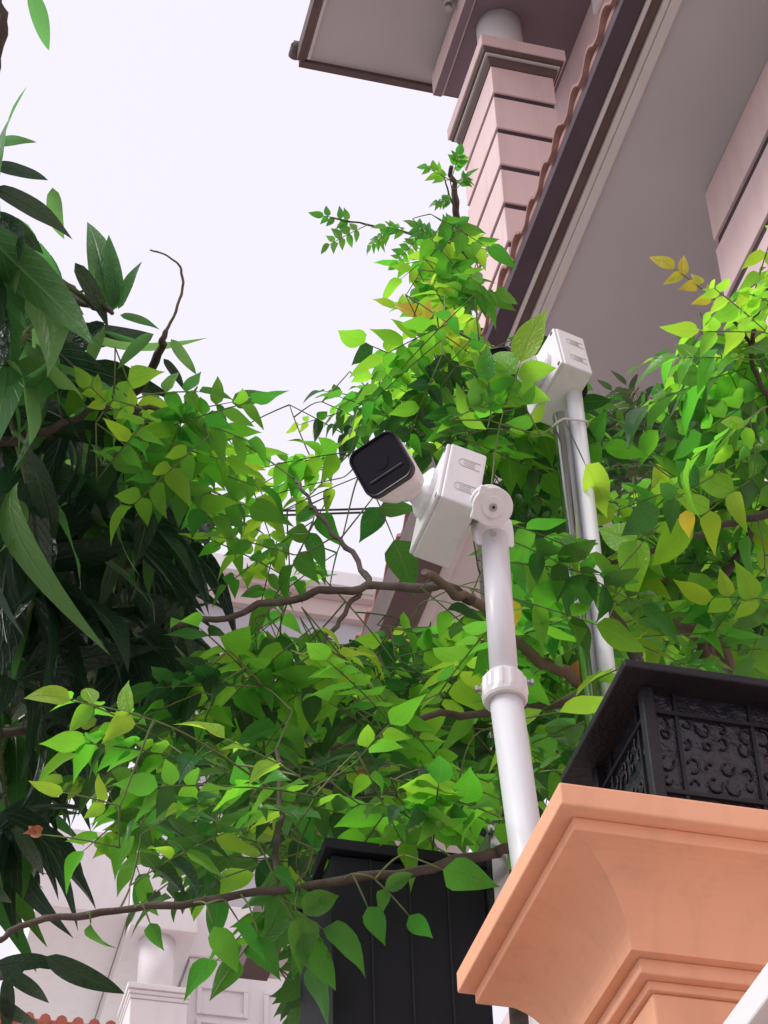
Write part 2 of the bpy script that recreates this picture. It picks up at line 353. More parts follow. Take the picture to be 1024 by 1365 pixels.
def security_camera(name, mount, wall_n, front, n, u, v, hw, label):
    """mount: point on the plate, wall_n: plate normal; front: centre of the front face; n: view axis; u, v: across and down."""
    root = empty(name, mount, label, 'camera', 'bullet security cameras on white poles')
    mount, front = V(mount), V(front)
    back = front-n*(hw*2.35); sh = lambda x: x if x < 1 else x-1.05
    k = 20
    e = wall_n.orthogonal().normalized(); f = wall_n.cross(e)
    def circ(c, r, ax=None):
        return [c+(e*math.cos(2*math.pi*j/k)+f*math.sin(2*math.pi*j/k))*r for j in range(k)]
    base = MB().loft([circ(mount+wall_n*h, r) for h, r in ((0,0.041),(0.008,0.041),(0.012,0.037),(0.02,0.024),(0.03,0.018))], smooth=False).build('base_plate', 'white_plastic', root)
    arm_end = back+n*(hw*0.25)+v*(hw*0.25)
    MB().tube(smoothpath([mount+wall_n*0.02, mount+wall_n*0.034, (mount+wall_n*0.040+arm_end)/2+wall_n*0.006, arm_end], 5), 0.0165, 14).build('swivel_arm', 'white_plastic', root)
    MB().tube([arm_end-n*hw*0.5, arm_end+n*hw*0.1], 0.0225, 18).build('swivel_collar', 'white_plastic', root)
    body = MB().loft([squircle(back+n*(hw*sh(x)), u, v, hw*w, hw*w, hw*r) for x, w, r in ((0,0.62,0.4),(0.08,0.74,0.42),(0.25,0.80,0.42),(2.2,0.93,0.42),(3.02,0.96,0.42))], smooth=True)
    body.build('body', 'white_plastic', root)
    bez = MB().loft([squircle(back+n*(hw*sh(x)), u, v, hw*w, hw*w, hw*r) for x, w, r in ((3.0,0.975,0.42),(3.06,1.0,0.42),(3.36,1.0,0.42),(3.42,0.97,0.40),(3.40,0.93,0.38),(3.28,0.90,0.36))], smooth=False)
    bz = bez.build('front_bezel', 'black_plastic', root)
    fc = MB().loft([squircle(back+n*(hw*sh(x)), u, v, hw*0.898, hw*0.898, hw*0.36) for x in (3.22, 3.285)]).build('front_glass', 'black_glass', root)
    # raised inner visor ledge and lens window
    q = back+n*(hw*sh(3.30))
    MB().obox(q+v*(hw*0.42), u*(hw*0.70), v*(hw*0.05), n*(hw*0.045)).build('visor_ledge', 'black_plastic', fc, 0.001)
    MB().tube([q-n*0.002-v*hw*0.15, q+n*(hw*0.02)-v*hw*0.15], hw*0.34, 20).build('lens', 'black_glass', fc)
    rim = MB().loft([squircle(back+n*(hw*sh(x)), u, v, hw*w, hw*w, hw*0.43) for x, w in ((2.86,0.972),(2.90,0.988),(2.96,0.988),(2.995,0.972))], smooth=False, cap=False)
    rim.build('body_ring', 'white_plastic', root)
    return root

# --- pole with hinge, near camera
YP = at(659, 712, 3.4)[1]
p_low, p_mid, p_top = onp(697, 1095, 1, YP), onp(672.5, 917, 1, YP), onp(659.5, 716, 1, YP)
dlow = (p_low-p_mid)/(p_mid[2]-p_low[2])
p_gnd = p_low+dlow*p_low[2]*0.35; p_gnd[2] = 0.0; p_bend = p_low+dlow*0.25
pole = empty('camera_pole', p_gnd, 'white telescopic pole with ribbed collar and hinged junction box beside the black post', 'pole')
D1 = np.linalg.norm(p_mid-CAM); rl = 45*D1/FPX/2*0.98; ru = 36.5*D1*1.04/FPX/2
MB().tube([p_gnd, p_bend, p_mid+(p_low-p_mid)*0.02], rl, 28).build('lower_tube', 'white_steel', pole)
ax_up = V(p_top-p_mid).normalized()
MB().tube([p_mid+(p_low-p_mid)*0.05, p_top], ru, 28).build('upper_tube', 'white_steel', pole)
def collar(pm, axis, r0, parent):
    e = axis.orthogonal().normalized(); f = axis.cross(e); n = 48; rings = []
    pm = V(pm)
    for h, r, rib in ((-0.026, r0+0.0065, 0), (-0.022, r0+0.0085, 0), (-0.012, r0+0.0085, 1), (0.012, r0+0.007, 1), (0.020, r0+0.003, 0), (0.025, r0-0.004, 0)):
        rings.append([pm+axis*h+(e*math.cos(2*math.pi*j/n)+f*math.sin(2*math.pi*j/n))*(r+(0.0018 if rib and (j//2)%2 else 0)) for j in range(n)])
    c = MB().loft(rings).build('collar', 'white_plastic', parent)
    side = V(RM[0])
    for sg, dz in ((-1, -0.002), (1, 0.010)):
        a = pm+side*sg*(r0+0.005)+axis*dz
        bt = MB().tube([a, a+side*sg*0.012], 0.0042, 8); bt.tube([a+side*sg*0.009, a+side*sg*0.0135], 0.0066, 6, smooth=False)
        bt.build('bolt', 'zinc', c)
    return c
collar(p_mid, ax_up, rl, pole)
# hinge: two cheeks with a pivot screw between pole top and box
e1, e2, e3 = frame_from_image((0.932,0.342,0.11), (-0.153,0.629,-0.762), (-0.315,0.706,0.634))
S1 = at(588, 661, 3.36); s1 = 0.132*3.36/3.34; t1 = 0.0595
bxo, bc = junction_box(pole, S1, e1, e2, e3, s1, t1)
jc = V(at(657.5, 676, 3.345))                           # pivot centre on the cheek facing the viewer
jn = camvec(0.10, 0.10, -1.0).normalized()
ju = (ax_up-jn*ax_up.dot(jn)).normalized(); jr = ju.cross(jn)
def disc(c, r, h, name, mat, parent, bev=0.002, n=40):
    return MB().loft([[c+jn*z+(ju*math.cos(2*math.pi*j/n)+jr*math.sin(2*math.pi*j/n))*r for j in range(n)] for z in (-h, 0)]).build(name, mat, parent, bev)
chk = disc(jc, 0.0305, 0.012, 'hinge_disc', 'white_plastic', pole)
disc(jc+jn*0.0022, 0.0165, 0.003, 'hinge_washer', 'white_plastic', chk, 0.0008)
scr = disc(jc+jn*0.0050, 0.0062, 0.0035, 'pivot_screw', 'zinc', chk, 0.001, 12)
disc(jc+jn*0.0053, 0.0025, 0.002, 'screw_socket', 'black_plastic', chk, 0, 6)
disc(jc-jn*0.034, 0.0305, 0.012, 'hinge_disc', 'white_plastic', pole)
# block from disc to box and socket on top of the pole
knuck = V(p_top)+ax_up*0.004
blk = MB(); w3 = ax_up.cross(jn).normalized()
blk.loft([[knuck+ax_up*h+w3*(sx*0.0300*w)+jn*(sy-0.016) for sx, sy in ((-1,0.022),(1,0.022),(1,-0.026),(-1,-0.026))] for h, w in ((-0.022,0.97),(0.010,1.0),(0.036,0.92))])
blk.build('hinge_socket', 'white_plastic', pole, 0.004, 3)
disc(V(at(658, 711, 3.352)), 0.0052, 0.006, 'set_screw', 'zinc', pole, 0.001, 12)
lft = V(at(634, 668, 3.345))-jc; lft = lft-jn*lft.dot(jn); lw = lft.cross(jn).normalized()
MB().obox(jc-jn*0.006+lft*0.5, lft*0.5, lw*0.0265, jn*0.0055).build('hinge_cheek', 'white_plastic', pole, 0.002)
arm = MB(); q0 = jc-jn*0.016; q1 = bc+e1*(t1/2)
arm.obox((q0+q1)/2+e3*0.004, (q1-q0)/2*1.02, jn*0.015, ax_up*0.024)
arm.build('hinge_arm', 'white_plastic', pole, 0.003)
# near security camera
pm1 = bc-e1*(t1/2+0.006)-e2*0.010
n1 = camvec(-0.34, -0.24, -0.91).normalized()
u1 = camvec(0.87, -0.49, 0); u1 = (u1-n1*u1.dot(n1)).normalized(); v1 = n1.cross(u1)
if v1.dot(camvec(0.5, 0.85, 0)) < 0: v1 = -v1
fr1 = at(507, 618, 3.235)
security_camera('security_camera', pm1, -e1, fr1, n1, u1, v1, 0.0405, 'white bullet camera with glossy black square face on the hinged junction box')

# --- far pole
P2 = at(764.5, 520, 4.25)
pole2 = empty('camera_pole', (P2[0], P2[1], 0), 'slim white pole with square junction box strapped to the polished steel post', 'pole')
MB().tube([(P2[0],P2[1],0), (P2[0],P2[1],P2[2]+0.03)], 0.0158, 24).build('tube', 'white_steel', pole2)
f1, f2, f3 = frame_from_image((0.907,0.326,0.29), (0.068,0.543,-0.837), (-0.44,0.75,0.49))
S2 = at(753.3, 483.5, 4.2); s2 = 95.8*4.2/FPX; t2 = 43*4.2/FPX
bx2, bc2 = junction_box(pole2, S2, f1, f2, f3, s2, t2)
MB().tube([(P2[0],P2[1],P2[2]-0.004), (P2[0],P2[1],P2[2]+0.03)], 0.027, 20).build('pole_socket', 'black_plastic', pole2)
pm2 = bc2-f1*(t2/2+0.006)
n2 = camvec(-0.62, 0.10, -0.75).normalized(); u2 = camvec(0.3, 0.9, 0.2); u2 = (u2-n2*u2.dot(n2)).normalized(); v2 = n2.cross(u2)
security_camera('security_camera', pm2, -f1, V(pm2)-f1*0.03+n2*0.10+camvec(0,-0.004,0), n2, u2, v2, 0.036, 'white bullet camera half hidden by leaves beside the house eave')
PS = at(752, 560, 4.27); PSx, PSy = onp(777, 800, 1, P2[1]+0.004)[:2]
PSx = P2[0]-0.0158-0.0165
stl = empty('steel_pole', (PSx, P2[1], 0), 'mirror polished round steel post strapped to the slim white pole', 'pole')
ztop = onp(752, 556, 1, P2[1])[2]
MB().tube([(PSx,P2[1],0), (PSx,P2[1],ztop)], 0.0155, 24).build('tube', 'chrome', stl)
for (yy) in (572, 806):
    zz = onp(775, yy, 1, P2[1])[2]; cx, hw, rr = (P2[0]+PSx)/2, (P2[0]-PSx)/2, 0.0195
    pts = []
    for j in range(33):
        a = 2*math.pi*j/32; ca, sa = math.cos(a), math.sin(a)
        pts.append((cx+(hw if ca > 0 else -hw)+rr*ca, P2[1]+rr*sa, zz+0.012*ca))
    MB().tube(pts, 0.0022, 6, cap=False).build('strap', 'trim', stl)

# ------------------------------------------------------------------ black post with clamp
QY = YP+0.22
xl, xr = onp(443, 1240, 1, QY)[0], onp(648, 1200, 1, QY)[0]
zt = onp(540, 1135, 1, QY)[2]
bpst = empty('gate_post', ((xl+xr)/2, QY+0.1, 0), 'wide matt black metal gate post with sloped cap behind the white pole', 'post')
MB().box(xl, xr, QY, QY+0.2, 0, zt-0.02).build('post_body', 'black_post', bpst, 0.003)
MB().loft([rect(xl-0.012, xr+0.012, QY-0.012, QY+0.212, zt-0.018), rect(xl-0.012, xr+0.012, QY-0.012, QY+0.212, zt), rect(xl+0.06, xr-0.06, QY+0.06, QY+0.14, zt+0.035)]).build('post_cap', 'black_post', bpst, 0.002)
for k in range(1, 4):
    xx = xl+(xr-xl)*k/4
    MB().box(xx-0.0015, xx+0.0015, QY-0.002, QY+0.001, 0, zt-0.022).build('panel_seam', 'black_metal', bpst)
# bracket plate and bolt between the post and the pole
pb = onp(656, 1140, 1, QY-0.03)
br = MB().box(xr+0.001, xr+0.026, QY-0.035, QY-0.029, pb[2]-0.12, pb[2]+0.045).build('bracket', 'zinc', bpst, 0.001)
MB().box(xr+0.001, xr+0.004, QY-0.034, QY+0.09, pb[2]-0.12, pb[2]+0.045).build('bracket_flange', 'zinc', bpst, 0.001)
bb = onp(655, 1108, 1, QY-0.036)
bo = MB().tube([(bb[0], QY-0.030, bb[2]), (bb[0], QY-0.052, bb[2]-0.004)], 0.0045, 10); bo.tube([(bb[0], QY-0.036, bb[2]), (bb[0], QY-0.044, bb[2]-0.001)], 0.0085, 6, smooth=False)
bo.build('bolt', 'zinc', br)
# cables
cb = MB().tube(smoothpath([at(430,1045,3.75), at(520,1072,3.65), at(600,1095,3.55), at(650,1112,3.45), at(690,1124,3.46), (p_gnd[0]+0.05, p_gnd[1]+0.06, 2.6), (p_gnd[0]+0.045, p_gnd[1]+0.05, 0.02)], 8), 0.0065, 8).build('cable', 'cable')
tag(cb, 'thick black cable running through leaves to the post clamp', 'cable')
for i, (pp, lab) in enumerate(((((-900,690),(200,682),(560,676),(1500,640)), 'thin black overhead wire crossing the sky gap under the bullet camera'), (((-900,700),(200,690),(560,681),(1500,655)), 'second thin black overhead wire just below its twin'))):
    w = MB().tube(smoothpath([at(x, y, 16) for x, y in pp], 10), 0.009, 6).build('overhead_wire', 'cable'); tag(w, lab, 'wire')
cs = MB().tube(smoothpath([at(660,560,5.2), at(690,592,5.1), at(712,615,5.05), at(740,640,5.0), at(790,700,4.9)], 6), 0.011, 8).build('conduit', 'cable'); tag(cs, 'dark conduit among leaves between the two camera poles', 'conduit')

# ------------------------------------------------------------------ main house
H = at(654.2, 87.9, 13.0)
hx0, hy0 = H[0], H[1]; hx1 = onp(737.8,106.4,1,hy0)[0]; hy1 = onp(616.1,190.4,0,hx0)[1]
house = empty('house', (5.5, 4.0, 0), 'pink rendered house with tiled eave, grooved pillar and grey soffits', 'house')
ZS = 9.6                                                           # soffit level of the tiled eave
xe = 2.575; xw = 3.31; ycn = 6.016; YN, YF = -4.0, 10.2
# wall below the eave, courses with recessed grooves
gz = [onp(988,254,0,xw)[2], onp(1010,320,0,xw)[2]]
gp = gz[0]-gz[1]; print('wall grooves', gz, gp)
MB().box(xw+0.016, 9.0, YN+0.05, ycn-0.016, 0, ZS).build('wall_core', 'groove', house)
wall = MB().box(xw, 9.03, YN, ycn, 0, 4.5).build('wall', 'pink', house)
z1 = ZS-0.002; zz = gz[0]; ncourse = 0
while z1 > 4.6:
    z0 = max(zz+0.034, 4.5+0.03)
    MB().box(xw, 9.03, YN, ycn, z0, z1).build('wall_course', 'pink', wall, 0.004)
    z1 = zz-0.034; zz -= gp
# wing further back that carries the rest of the eave
MB().box(4.6, 9.0, ycn+0.01, 16.0, 0, ZS).build('rear_wall', 'pink', house)
# soffit, mouldings, boards
MB().box(xe+0.26, 9.2, YN, YF, ZS, ZS+0.06).build('soffit', 'soffit', house)
def strip(x0, x1, z0, z1, name, mat, par=house, bev=0.003): return MB().box(x0, x1, YN, YF, z0, z1).build(name, mat, par, bev)
strip(xe+0.215, xe+0.259, ZS-0.020, ZS+0.06, 'soffit_moulding', 'trim')
strip(xe+0.185, xe+0.214, ZS-0.008, ZS+0.06, 'soffit_bead', 'trim')
strip(xe+0.135, xe+0.184, ZS+0.012, ZS+0.06, 'recess_board', 'brown')  # brown board set back between the beads
strip(xe+0.115, xe+0.134, ZS-0.010, ZS+0.06, 'drip_bead', 'trim')
strip(xe+0.020, xe+0.114, ZS+0.004, ZS+0.07, 'fascia_board', 'fascia')
# tiled eave roof: slab plus a row of barrel tiles on the edge
rs = MB(); sl = 0.30
rs.add([(xe+0.02,YN,ZS+0.072),(3.9,YN,ZS+0.072+sl*(3.88-xe)),(3.9,YF,ZS+0.072+sl*(3.88-xe)),(xe+0.02,YF,ZS+0.072),
        (xe+0.02,YN,ZS+0.11),(3.9,YN,ZS+0.11+sl*(3.88-xe)),(3.9,YF,ZS+0.11+sl*(3.88-xe)),(xe+0.02,YF,ZS+0.11)],
       [(0,3,2,1),(4,5,6,7),(0,1,5,4),(1,2,6,5),(2,3,7,6),(3,0,4,7)])
eave = rs.build('eave_roof', 'tile', house)
tp = 0.222; tl = 0.42
def tilemesh(length):
    mb = MB(); n = 10; rings = []
    for k, x in enumerate((0.0, length)):
        ring_o = []
        for j in range(n+1):
            a = j/n; yy = (a-0.5)*tp*1.02; hh = 0.048*max(0, math.sin(math.pi*min(1, a*1.45)))+0.012*math.sin(2*math.pi*a)
            ring_o.append((x, yy, hh+x*sl))
        ring_i = [(p[0], p[1], p[2]-0.018) for p in reversed(ring_o)]
        rings.append(ring_o+ring_i)
    mb.loft(rings, smooth=True); return mb
proto = None; yy = YN+0.2
while yy < YF:
    if proto is None:
        proto = tilemesh(tl).build('roof_tile', 'tile', eave); ob = proto
    else:
        ob = proto.copy(); COL.objects.link(ob)
    ob.location = Vector((xe+random.uniform(-0.007,0.007), yy, ZS+0.105+random.uniform(-0.003,0.003)))
    ob.matrix_parent_inverse = Matrix.Identity(4)
    yy += tp
# upper floor wall and porch above the eave
ZC = 12.86
xu = onp(760,75,2,ZC)[0]
up = MB().box(xu, 9.0, YN, 8.6, ZS+0.2, ZC+0.6).build('upper_wall', 'pink', house)
# window in the upper wall
wq = onp(799, 12, 0, xu)
wf = MB().box(xu-0.03, xu-0.001, wq[1]-1.0, wq[1]+0.03, wq[2]-0.02, wq[2]+0.9).build('window', 'cream', house, 0.004)
MB().box(xu-0.034, xu-0.031, wq[1]-0.93, wq[1]-0.03, wq[2]+0.04, wq[2]+0.84).build('pane', 'bluepane', wf)
# band course along the foot of the upper wall
MB().box(xu-0.10, xu-0.001, YN, 8.6, ZS+0.42, ZS+0.50).build('band_course', 'brown', house, 0.003)
MB().box(xu-0.075, xu-0.001, YN, 8.6, ZS+0.501, ZS+0.54).build('band_course', 'trim', house, 0.003)
# grooved pillar: courses, capital, round column
gl = [onp(*p,0,hx0)[2] for p in ((657.1,127),(662,174.8),(667.9,223.6),(672.3,273.9),(676.2,325.7))]
gpit = (gl[0]-gl[4])/4; print('pillar grooves', gl, gpit, 'w', hx1-hx0, hy1-hy0)
pc = MB().box(hx0+0.012, hx1-0.012, hy0+0.012, hy1-0.012, ZS+0.15, H[2]).build('pillar', 'groove', house)
zt1 = H[2]; zz = gl[0]
while zt1 > ZS+0.2:
    z0 = max(zz+0.024, ZS+0.15)
    MB().box(hx0, hx1, hy0, hy1, z0, zt1).build('pillar_course', 'pink', pc, 0.004)
    zt1 = zz-0.024; zz -= gpit
def hr(k, z): return rect(hx0-k, hx1+k, hy0-k, hy1+k, z)
zc0 = H[2]+0.001
cap = MB().loft([hr(0.006, zc0), hr(0.022, zc0+0.03), hr(0.022, zc0+0.06)]).build('capital_neck', 'brown', pc)
MB().loft([hr(0.036, zc0+0.061), hr(0.036, zc0+0.075)]).build('capital_bead', 'trim', pc, 0.002)
MB().loft([hr(0.048, zc0+0.076), hr(0.056, zc0+0.105)]).build('capital_ovolo', 'brown', pc)
MB().loft([hr(0.066, zc0+0.106), hr(0.066, zc0+0.20)]).build('capital_slab', 'pink', pc, 0.004)
ccx, ccy = (hx0+hx1)/2, (hy0+hy1)/2
MB().tube([(ccx,ccy,zc0+0.20), (ccx,ccy,ZC-0.003)], 0.138, 36).build('round_column', 'cream', house)
# porch ceiling, edge beam, roof
bxl = onp(600,55,2,ZC)[0]; yfar = onp(606,129,2,ZC)[1]
print('porch', bxl, xu, yfar)
MB().box(bxl, bxl+0.055, YN, yfar, ZC-0.03, ZC+0.16).build('edge_beam', 'pink', house, 0.003)
MB().box(bxl+0.056, bxl+0.066, YN, yfar, ZC-0.018, ZC+0.1).build('ceiling_bead', 'trim', house, 0.002)
MB().box(bxl+0.067, xu-0.001, YN, yfar-0.002, ZC, ZC+0.1).build('porch_ceiling', 'ceiling_shade', house)
ub = MB().box(bxl+0.003, bxl+0.053, YN, yfar-0.004, ZC-0.034, ZC-0.0305).build('beam_underside_shade', 'ceiling_shade', house)  # thin sheet that paints the shade under the pink beam
RC = at(399, 85, 14.2); zr = RC[2]
roof = MB().box(RC[0]+0.03, 9.5, YN, RC[1]-0.03, zr+0.02, zr+0.10).build('upper_roof', 'soffit', house)
MB().box(RC[0], 9.5, RC[1]-0.028, RC[1]+0.02, zr-0.01, zr+0.12).build('roof_edge', 'brown', roof, 0.003)
MB().box(RC[0]-0.02, RC[0]+0.028, YN, RC[1]-0.03, zr-0.01, zr+0.12).build('roof_edge', 'brown', roof, 0.003)
MB().box(RC[0]+0.04, RC[0]+0.06, YN, RC[1]-0.04, zr+0.004, zr+0.019).build('soffit_bead', 'trim', roof)
lt = at(598, 6, 13.9); lt[2] = zr
MB().tube([(lt[0],lt[1],zr+0.02),(lt[0],lt[1],zr-0.07)], 0.035, 16).tube([(lt[0],lt[1],zr-0.07),(lt[0],lt[1],zr-0.11)], 0.022, 12).build('soffit_lamp', 'zinc', house)
xx = RC[0]-0.02
rp = None
while xx < 4.2:
    if rp is None:
        rp = MB().tube([(0,-0.05,0),(0,0.03,0)], 0.042, 14).build('roof_tile', 'brown', roof); ob = rp
    else: ob = rp.copy(); COL.objects.link(ob)
    ob.location = (xx, RC[1]+0.01, zr+0.125); xx += 0.17
yy = RC[1]-0.02
while yy > 3.0:
    ob = rp.copy(); COL.objects.link(ob); ob.rotation_euler = (0,0,math.pi/2); ob.location = (RC[0]-0.015, yy, zr+0.135); yy -= 0.42
# low rear wing: brown fascia seen through the gap in the leaves
ZR = 7.9
wa, wb = onp(556,700,2,ZR), onp(508,850,2,ZR)
print('wing', wa, wb)
xg = float((wa[0]+wb[0])/2)
yg = float(onp(572,650,2,ZR)[1])
rw = MB().box(xg, xg+0.16, yg, 10.5, ZR, ZR+0.22).build('wing_fascia', 'brown', house, 0.004)
MB().box(xg+0.161, xg+0.22, yg, 10.5, ZR+0.02, ZR+0.2).build('wing_bead', 'trim', house, 0.003)
MB().box(xg+0.221, xg+0.9, yg, 10.5, ZR+0.04, ZR+0.2).build('wing_soffit', 'trim', house)
# ------------------------------------------------------------------ neighbouring houses
def px_box(mb, x0, y0, x1, y1, Y, dep):                  # a box whose front face spans the two pixels on the plane y = Y
    a, b_ = onp(x0, y0, 1, Y), onp(x1, y1, 1, Y); return mb.box(a[0], b_[0], Y, Y+dep, b_[2], a[2])
NY = 14.0
nb = empty('neighbour_house', (onp(250,1300,1,NY)[0], NY+2, 0), 'white neighbouring house with round balcony column and panelled pedestal', 'house')
def NP(x, y, Y=NY): return onp(x, y, 1, Y)
c0 = NP(188,1280); c1 = NP(236,1280); ccx = (c0[0]+c1[0])/2; cr = (c1[0]-c0[0])/2
zct, zcb = NP(212,1243)[2], NP(212,1322)[2]
MB().tube([(ccx,NY+cr,zcb-0.05),(ccx,NY+cr,zct+0.02)], cr, 32).build('column', 'cream', nb)
def nbx(x0, x1, y0, y1, z0, z1, name, par=nb, bev=0.008): return MB().box(x0, x1, y0, y1, z0, z1).build(name, 'cream', par, bev)
ex0, ex1 = NP(172,1240)[0], NP(262,1240)[0]                      # beam that rests on the column
nbx(ex0, ex1, NY-0.05, NY+2.2, zct, zct+0.5, 'beam')
nbx(ex1+0.002, NP(440,1240)[0], NY+0.32, NY+2.2, zct+0.04, zct+0.5, 'beam')
ea = NP(60,1090); eb = NP(180,1232)                              # deeper eave box to the left of the beam
nbx(ea[0], ex0-0.004, NY+0.05, NY+2.4, eb[2]+0.10, eb[2]+0.8, 'eave_box')
pe = nbx(ccx-cr*1.55, ccx+cr*1.6, NY-cr*0.55, NY+cr*2.55, zcb-1.6, zcb-0.115, 'pedestal')
nbx(ccx-cr*1.75, ccx+cr*1.8, NY-cr*0.75, NY+cr*2.75, zcb-0.045, zcb, 'pedestal_cap', pe, 0.006)
nbx(ccx-cr*1.66, ccx+cr*1.71, NY-cr*0.66, NY+cr*2.66, zcb-0.08, zcb-0.046, 'pedestal_moulding', pe, 0.006)
nbx(ccx-cr*1.60, ccx+cr*1.65, NY-cr*0.60, NY+cr*2.60, zcb-0.114, zcb-0.081, 'pedestal_moulding', pe, 0.006)
wl0 = NP(252,1300,NY+0.35)[0]
w_ = nbx(wl0, NP(480,1300,NY+0.35)[0], NY+0.35, NY+5, 0, zct+0.038, 'wall')
pa, pb2 = NP(263,1312,NY+0.35), NP(330,1365,NY+0.35)
def frame(x0, x1, z0, z1, y, w, name, par):
    mb = MB(); mb.box(x0,x1,y-0.022,y-0.001,z1-w,z1); mb.box(x0,x0+w,y-0.022,y-0.001,z0,z1-w-0.001); mb.box(x1-w,x1,y-0.022,y-0.001,z0,z1-w-0.001); mb.box(x0+w,x1-w,y-0.022,y-0.001,z0,z0+w); return mb.build(name,'cream',par,0.004)
frame(pa[0], pb2[0], NP(300,1356,NY+0.35)[2], pa[2], NY+0.35, 0.035, 'panel_frame', w_)
frame(pa[0], pb2[0], pb2[2]-0.9, NP(300,1362,NY+0.35)[2], NY+0.35, 0.035, 'panel_frame', w_)
frame(pb2[0]+0.12, pb2[0]+0.5, pb2[2]-0.9, pa[2], NY+0.35, 0.035, 'panel_frame', w_)
nbx(NP(60,1360)[0]-0.4, wl0-0.002, NY+0.4, NY+5, 0, zcb-1.62, 'lower_wall')
# small red roof in front of it
ra = NP(95,1357,NY-1.2); rb_ = NP(160,1365,NY-1.2)[0]
rd = MB(); y0_, y1_ = NY-1.2, NY-0.4; zr0, zr1 = ra[2]-0.03, ra[2]+0.26; xa_ = ra[0]-2.2
rd.add([(xa_,y0_,zr0),(rb_,y0_,zr0),(rb_,y1_,zr1),(xa_,y1_,zr1),(xa_,y0_,zr0-0.06),(rb_,y0_,zr0-0.06),(rb_,y1_,zr0-0.06),(xa_,y1_,zr0-0.06)],
    [(4,7,6,5),(0,1,2,3),(0,4,5,1),(1,5,6,2),(2,6,7,3),(3,7,4,0)])
rr_ = rd.build('porch_roof', 'redtile', nb)
x_ = xa_+0.04
while x_ < rb_:
    MB().tube([(x_,y0_-0.02,zr0-0.007),(x_,y1_,zr1)], 0.036, 8).build('roof_tile', 'redtile', rr_); x_ += 0.105
MB().box(xa_+0.1, rb_-0.1, y0_+0.15, y1_-0.02, 0, zr0-0.062).build('porch_wall', 'cream', nb)

N2 = 20.0
nc = empty('rear_house', (onp(430,800,1,N2)[0], N2+2, 0), 'rose and cream house cornice seen through the gap below the bullet camera', 'house')
k0 = onp(300,745,1,N2); k1 = onp(545,795,1,N2)
zk = (k0[2]+k1[2])/2+0.02
MB().box(k0[0]-0.6, k1[0]+0.5, N2-0.02, N2+3, zk-0.10, zk+0.12).build('cornice', 'cream', nc, 0.006)
MB().box(k0[0]-0.55, k1[0]+0.45, N2+0.08, N2+3, zk-0.17, zk-0.101).build('cornice_bead', 'rosewall', nc, 0.006)
MB().box(k0[0]-0.5, k1[0]+0.4, N2+0.2, N2+3, zk-0.42, zk-0.171).build('frieze', 'rosewall', nc, 0.006)
MB().box(k0[0]-0.45, k1[0]+0.35, N2+0.3, N2+3, 0, zk-0.421).build('wall', 'soffit', nc)

# ------------------------------------------------------------------ foliage
def leaf_shape(wmax, droop, fold, wave, K=7, tip=1.05, twist=0.0, seed=0):
    rr = np.random.default_rng(seed); vs = []; uv = []; fs = []
    ts = np.linspace(0, 1, K+1); pk = (0.55/(0.55+tip)); nm = (pk**0.55)*((1-pk)**tip)
    idx = []
    for i, t in enumerate(ts):
        w = wmax*(t**0.55)*((1-t)**tip)/nm if 0 < t < 1 else 0
        zc = -droop*t*t; a = twist*t; yoff = 0.04*math.sin(3*t+seed)
        row = []
        for sd in ((-1, 0, 1) if w > 0 else (0,)):
            wv = wave*math.sin(9*t+seed+sd)*w
            y, z = sd*w, (abs(sd)*w*fold+wv*abs(sd))
            y, z = y*math.cos(a)-z*math.sin(a), y*math.sin(a)+z*math.cos(a)
            row.append(len(vs)); vs.append((t*(1-0.25*droop*t), y+yoff*t, z+zc)); uv.append((t, 0.5+0.5*sd))
        idx.append(row)
    for i in range(K):
        A, B = idx[i], idx[i+1]
        if len(A) == 1: fs += [(A[0], B[1], B[0]), (A[0], B[2], B[1])]
        elif len(B) == 1: fs += [(A[0], A[1], B[0]), (A[1], A[2], B[0])]
        else: fs += [(A[0], A[1], B[1], B[0]), (A[1], A[2], B[2], B[1])]
    return np.array(vs), fs, uv
OVATE = [leaf_shape(0.215+0.022*(i%3), 0.08+0.13*(i%4), 0.12+0.12*(i%4), 0.12, 8, 1.12+0.16*(i%3), 0.35*((i%3)-1), i) for i in range(9)]
LANCE = [leaf_shape(0.108+0.012*(i%3), 0.30+0.22*(i%4), 0.16+0.10*(i%3), 0.14, 11, 0.95, 0.5*((i%3)-1), i+20) for i in range(7)]
SLIM = [leaf_shape(0.13, 0.15+0.1*(i%3), 0.2, 0.05, 5, 0.9, 0.3*((i%3)-1), i+40) for i in range(3)]

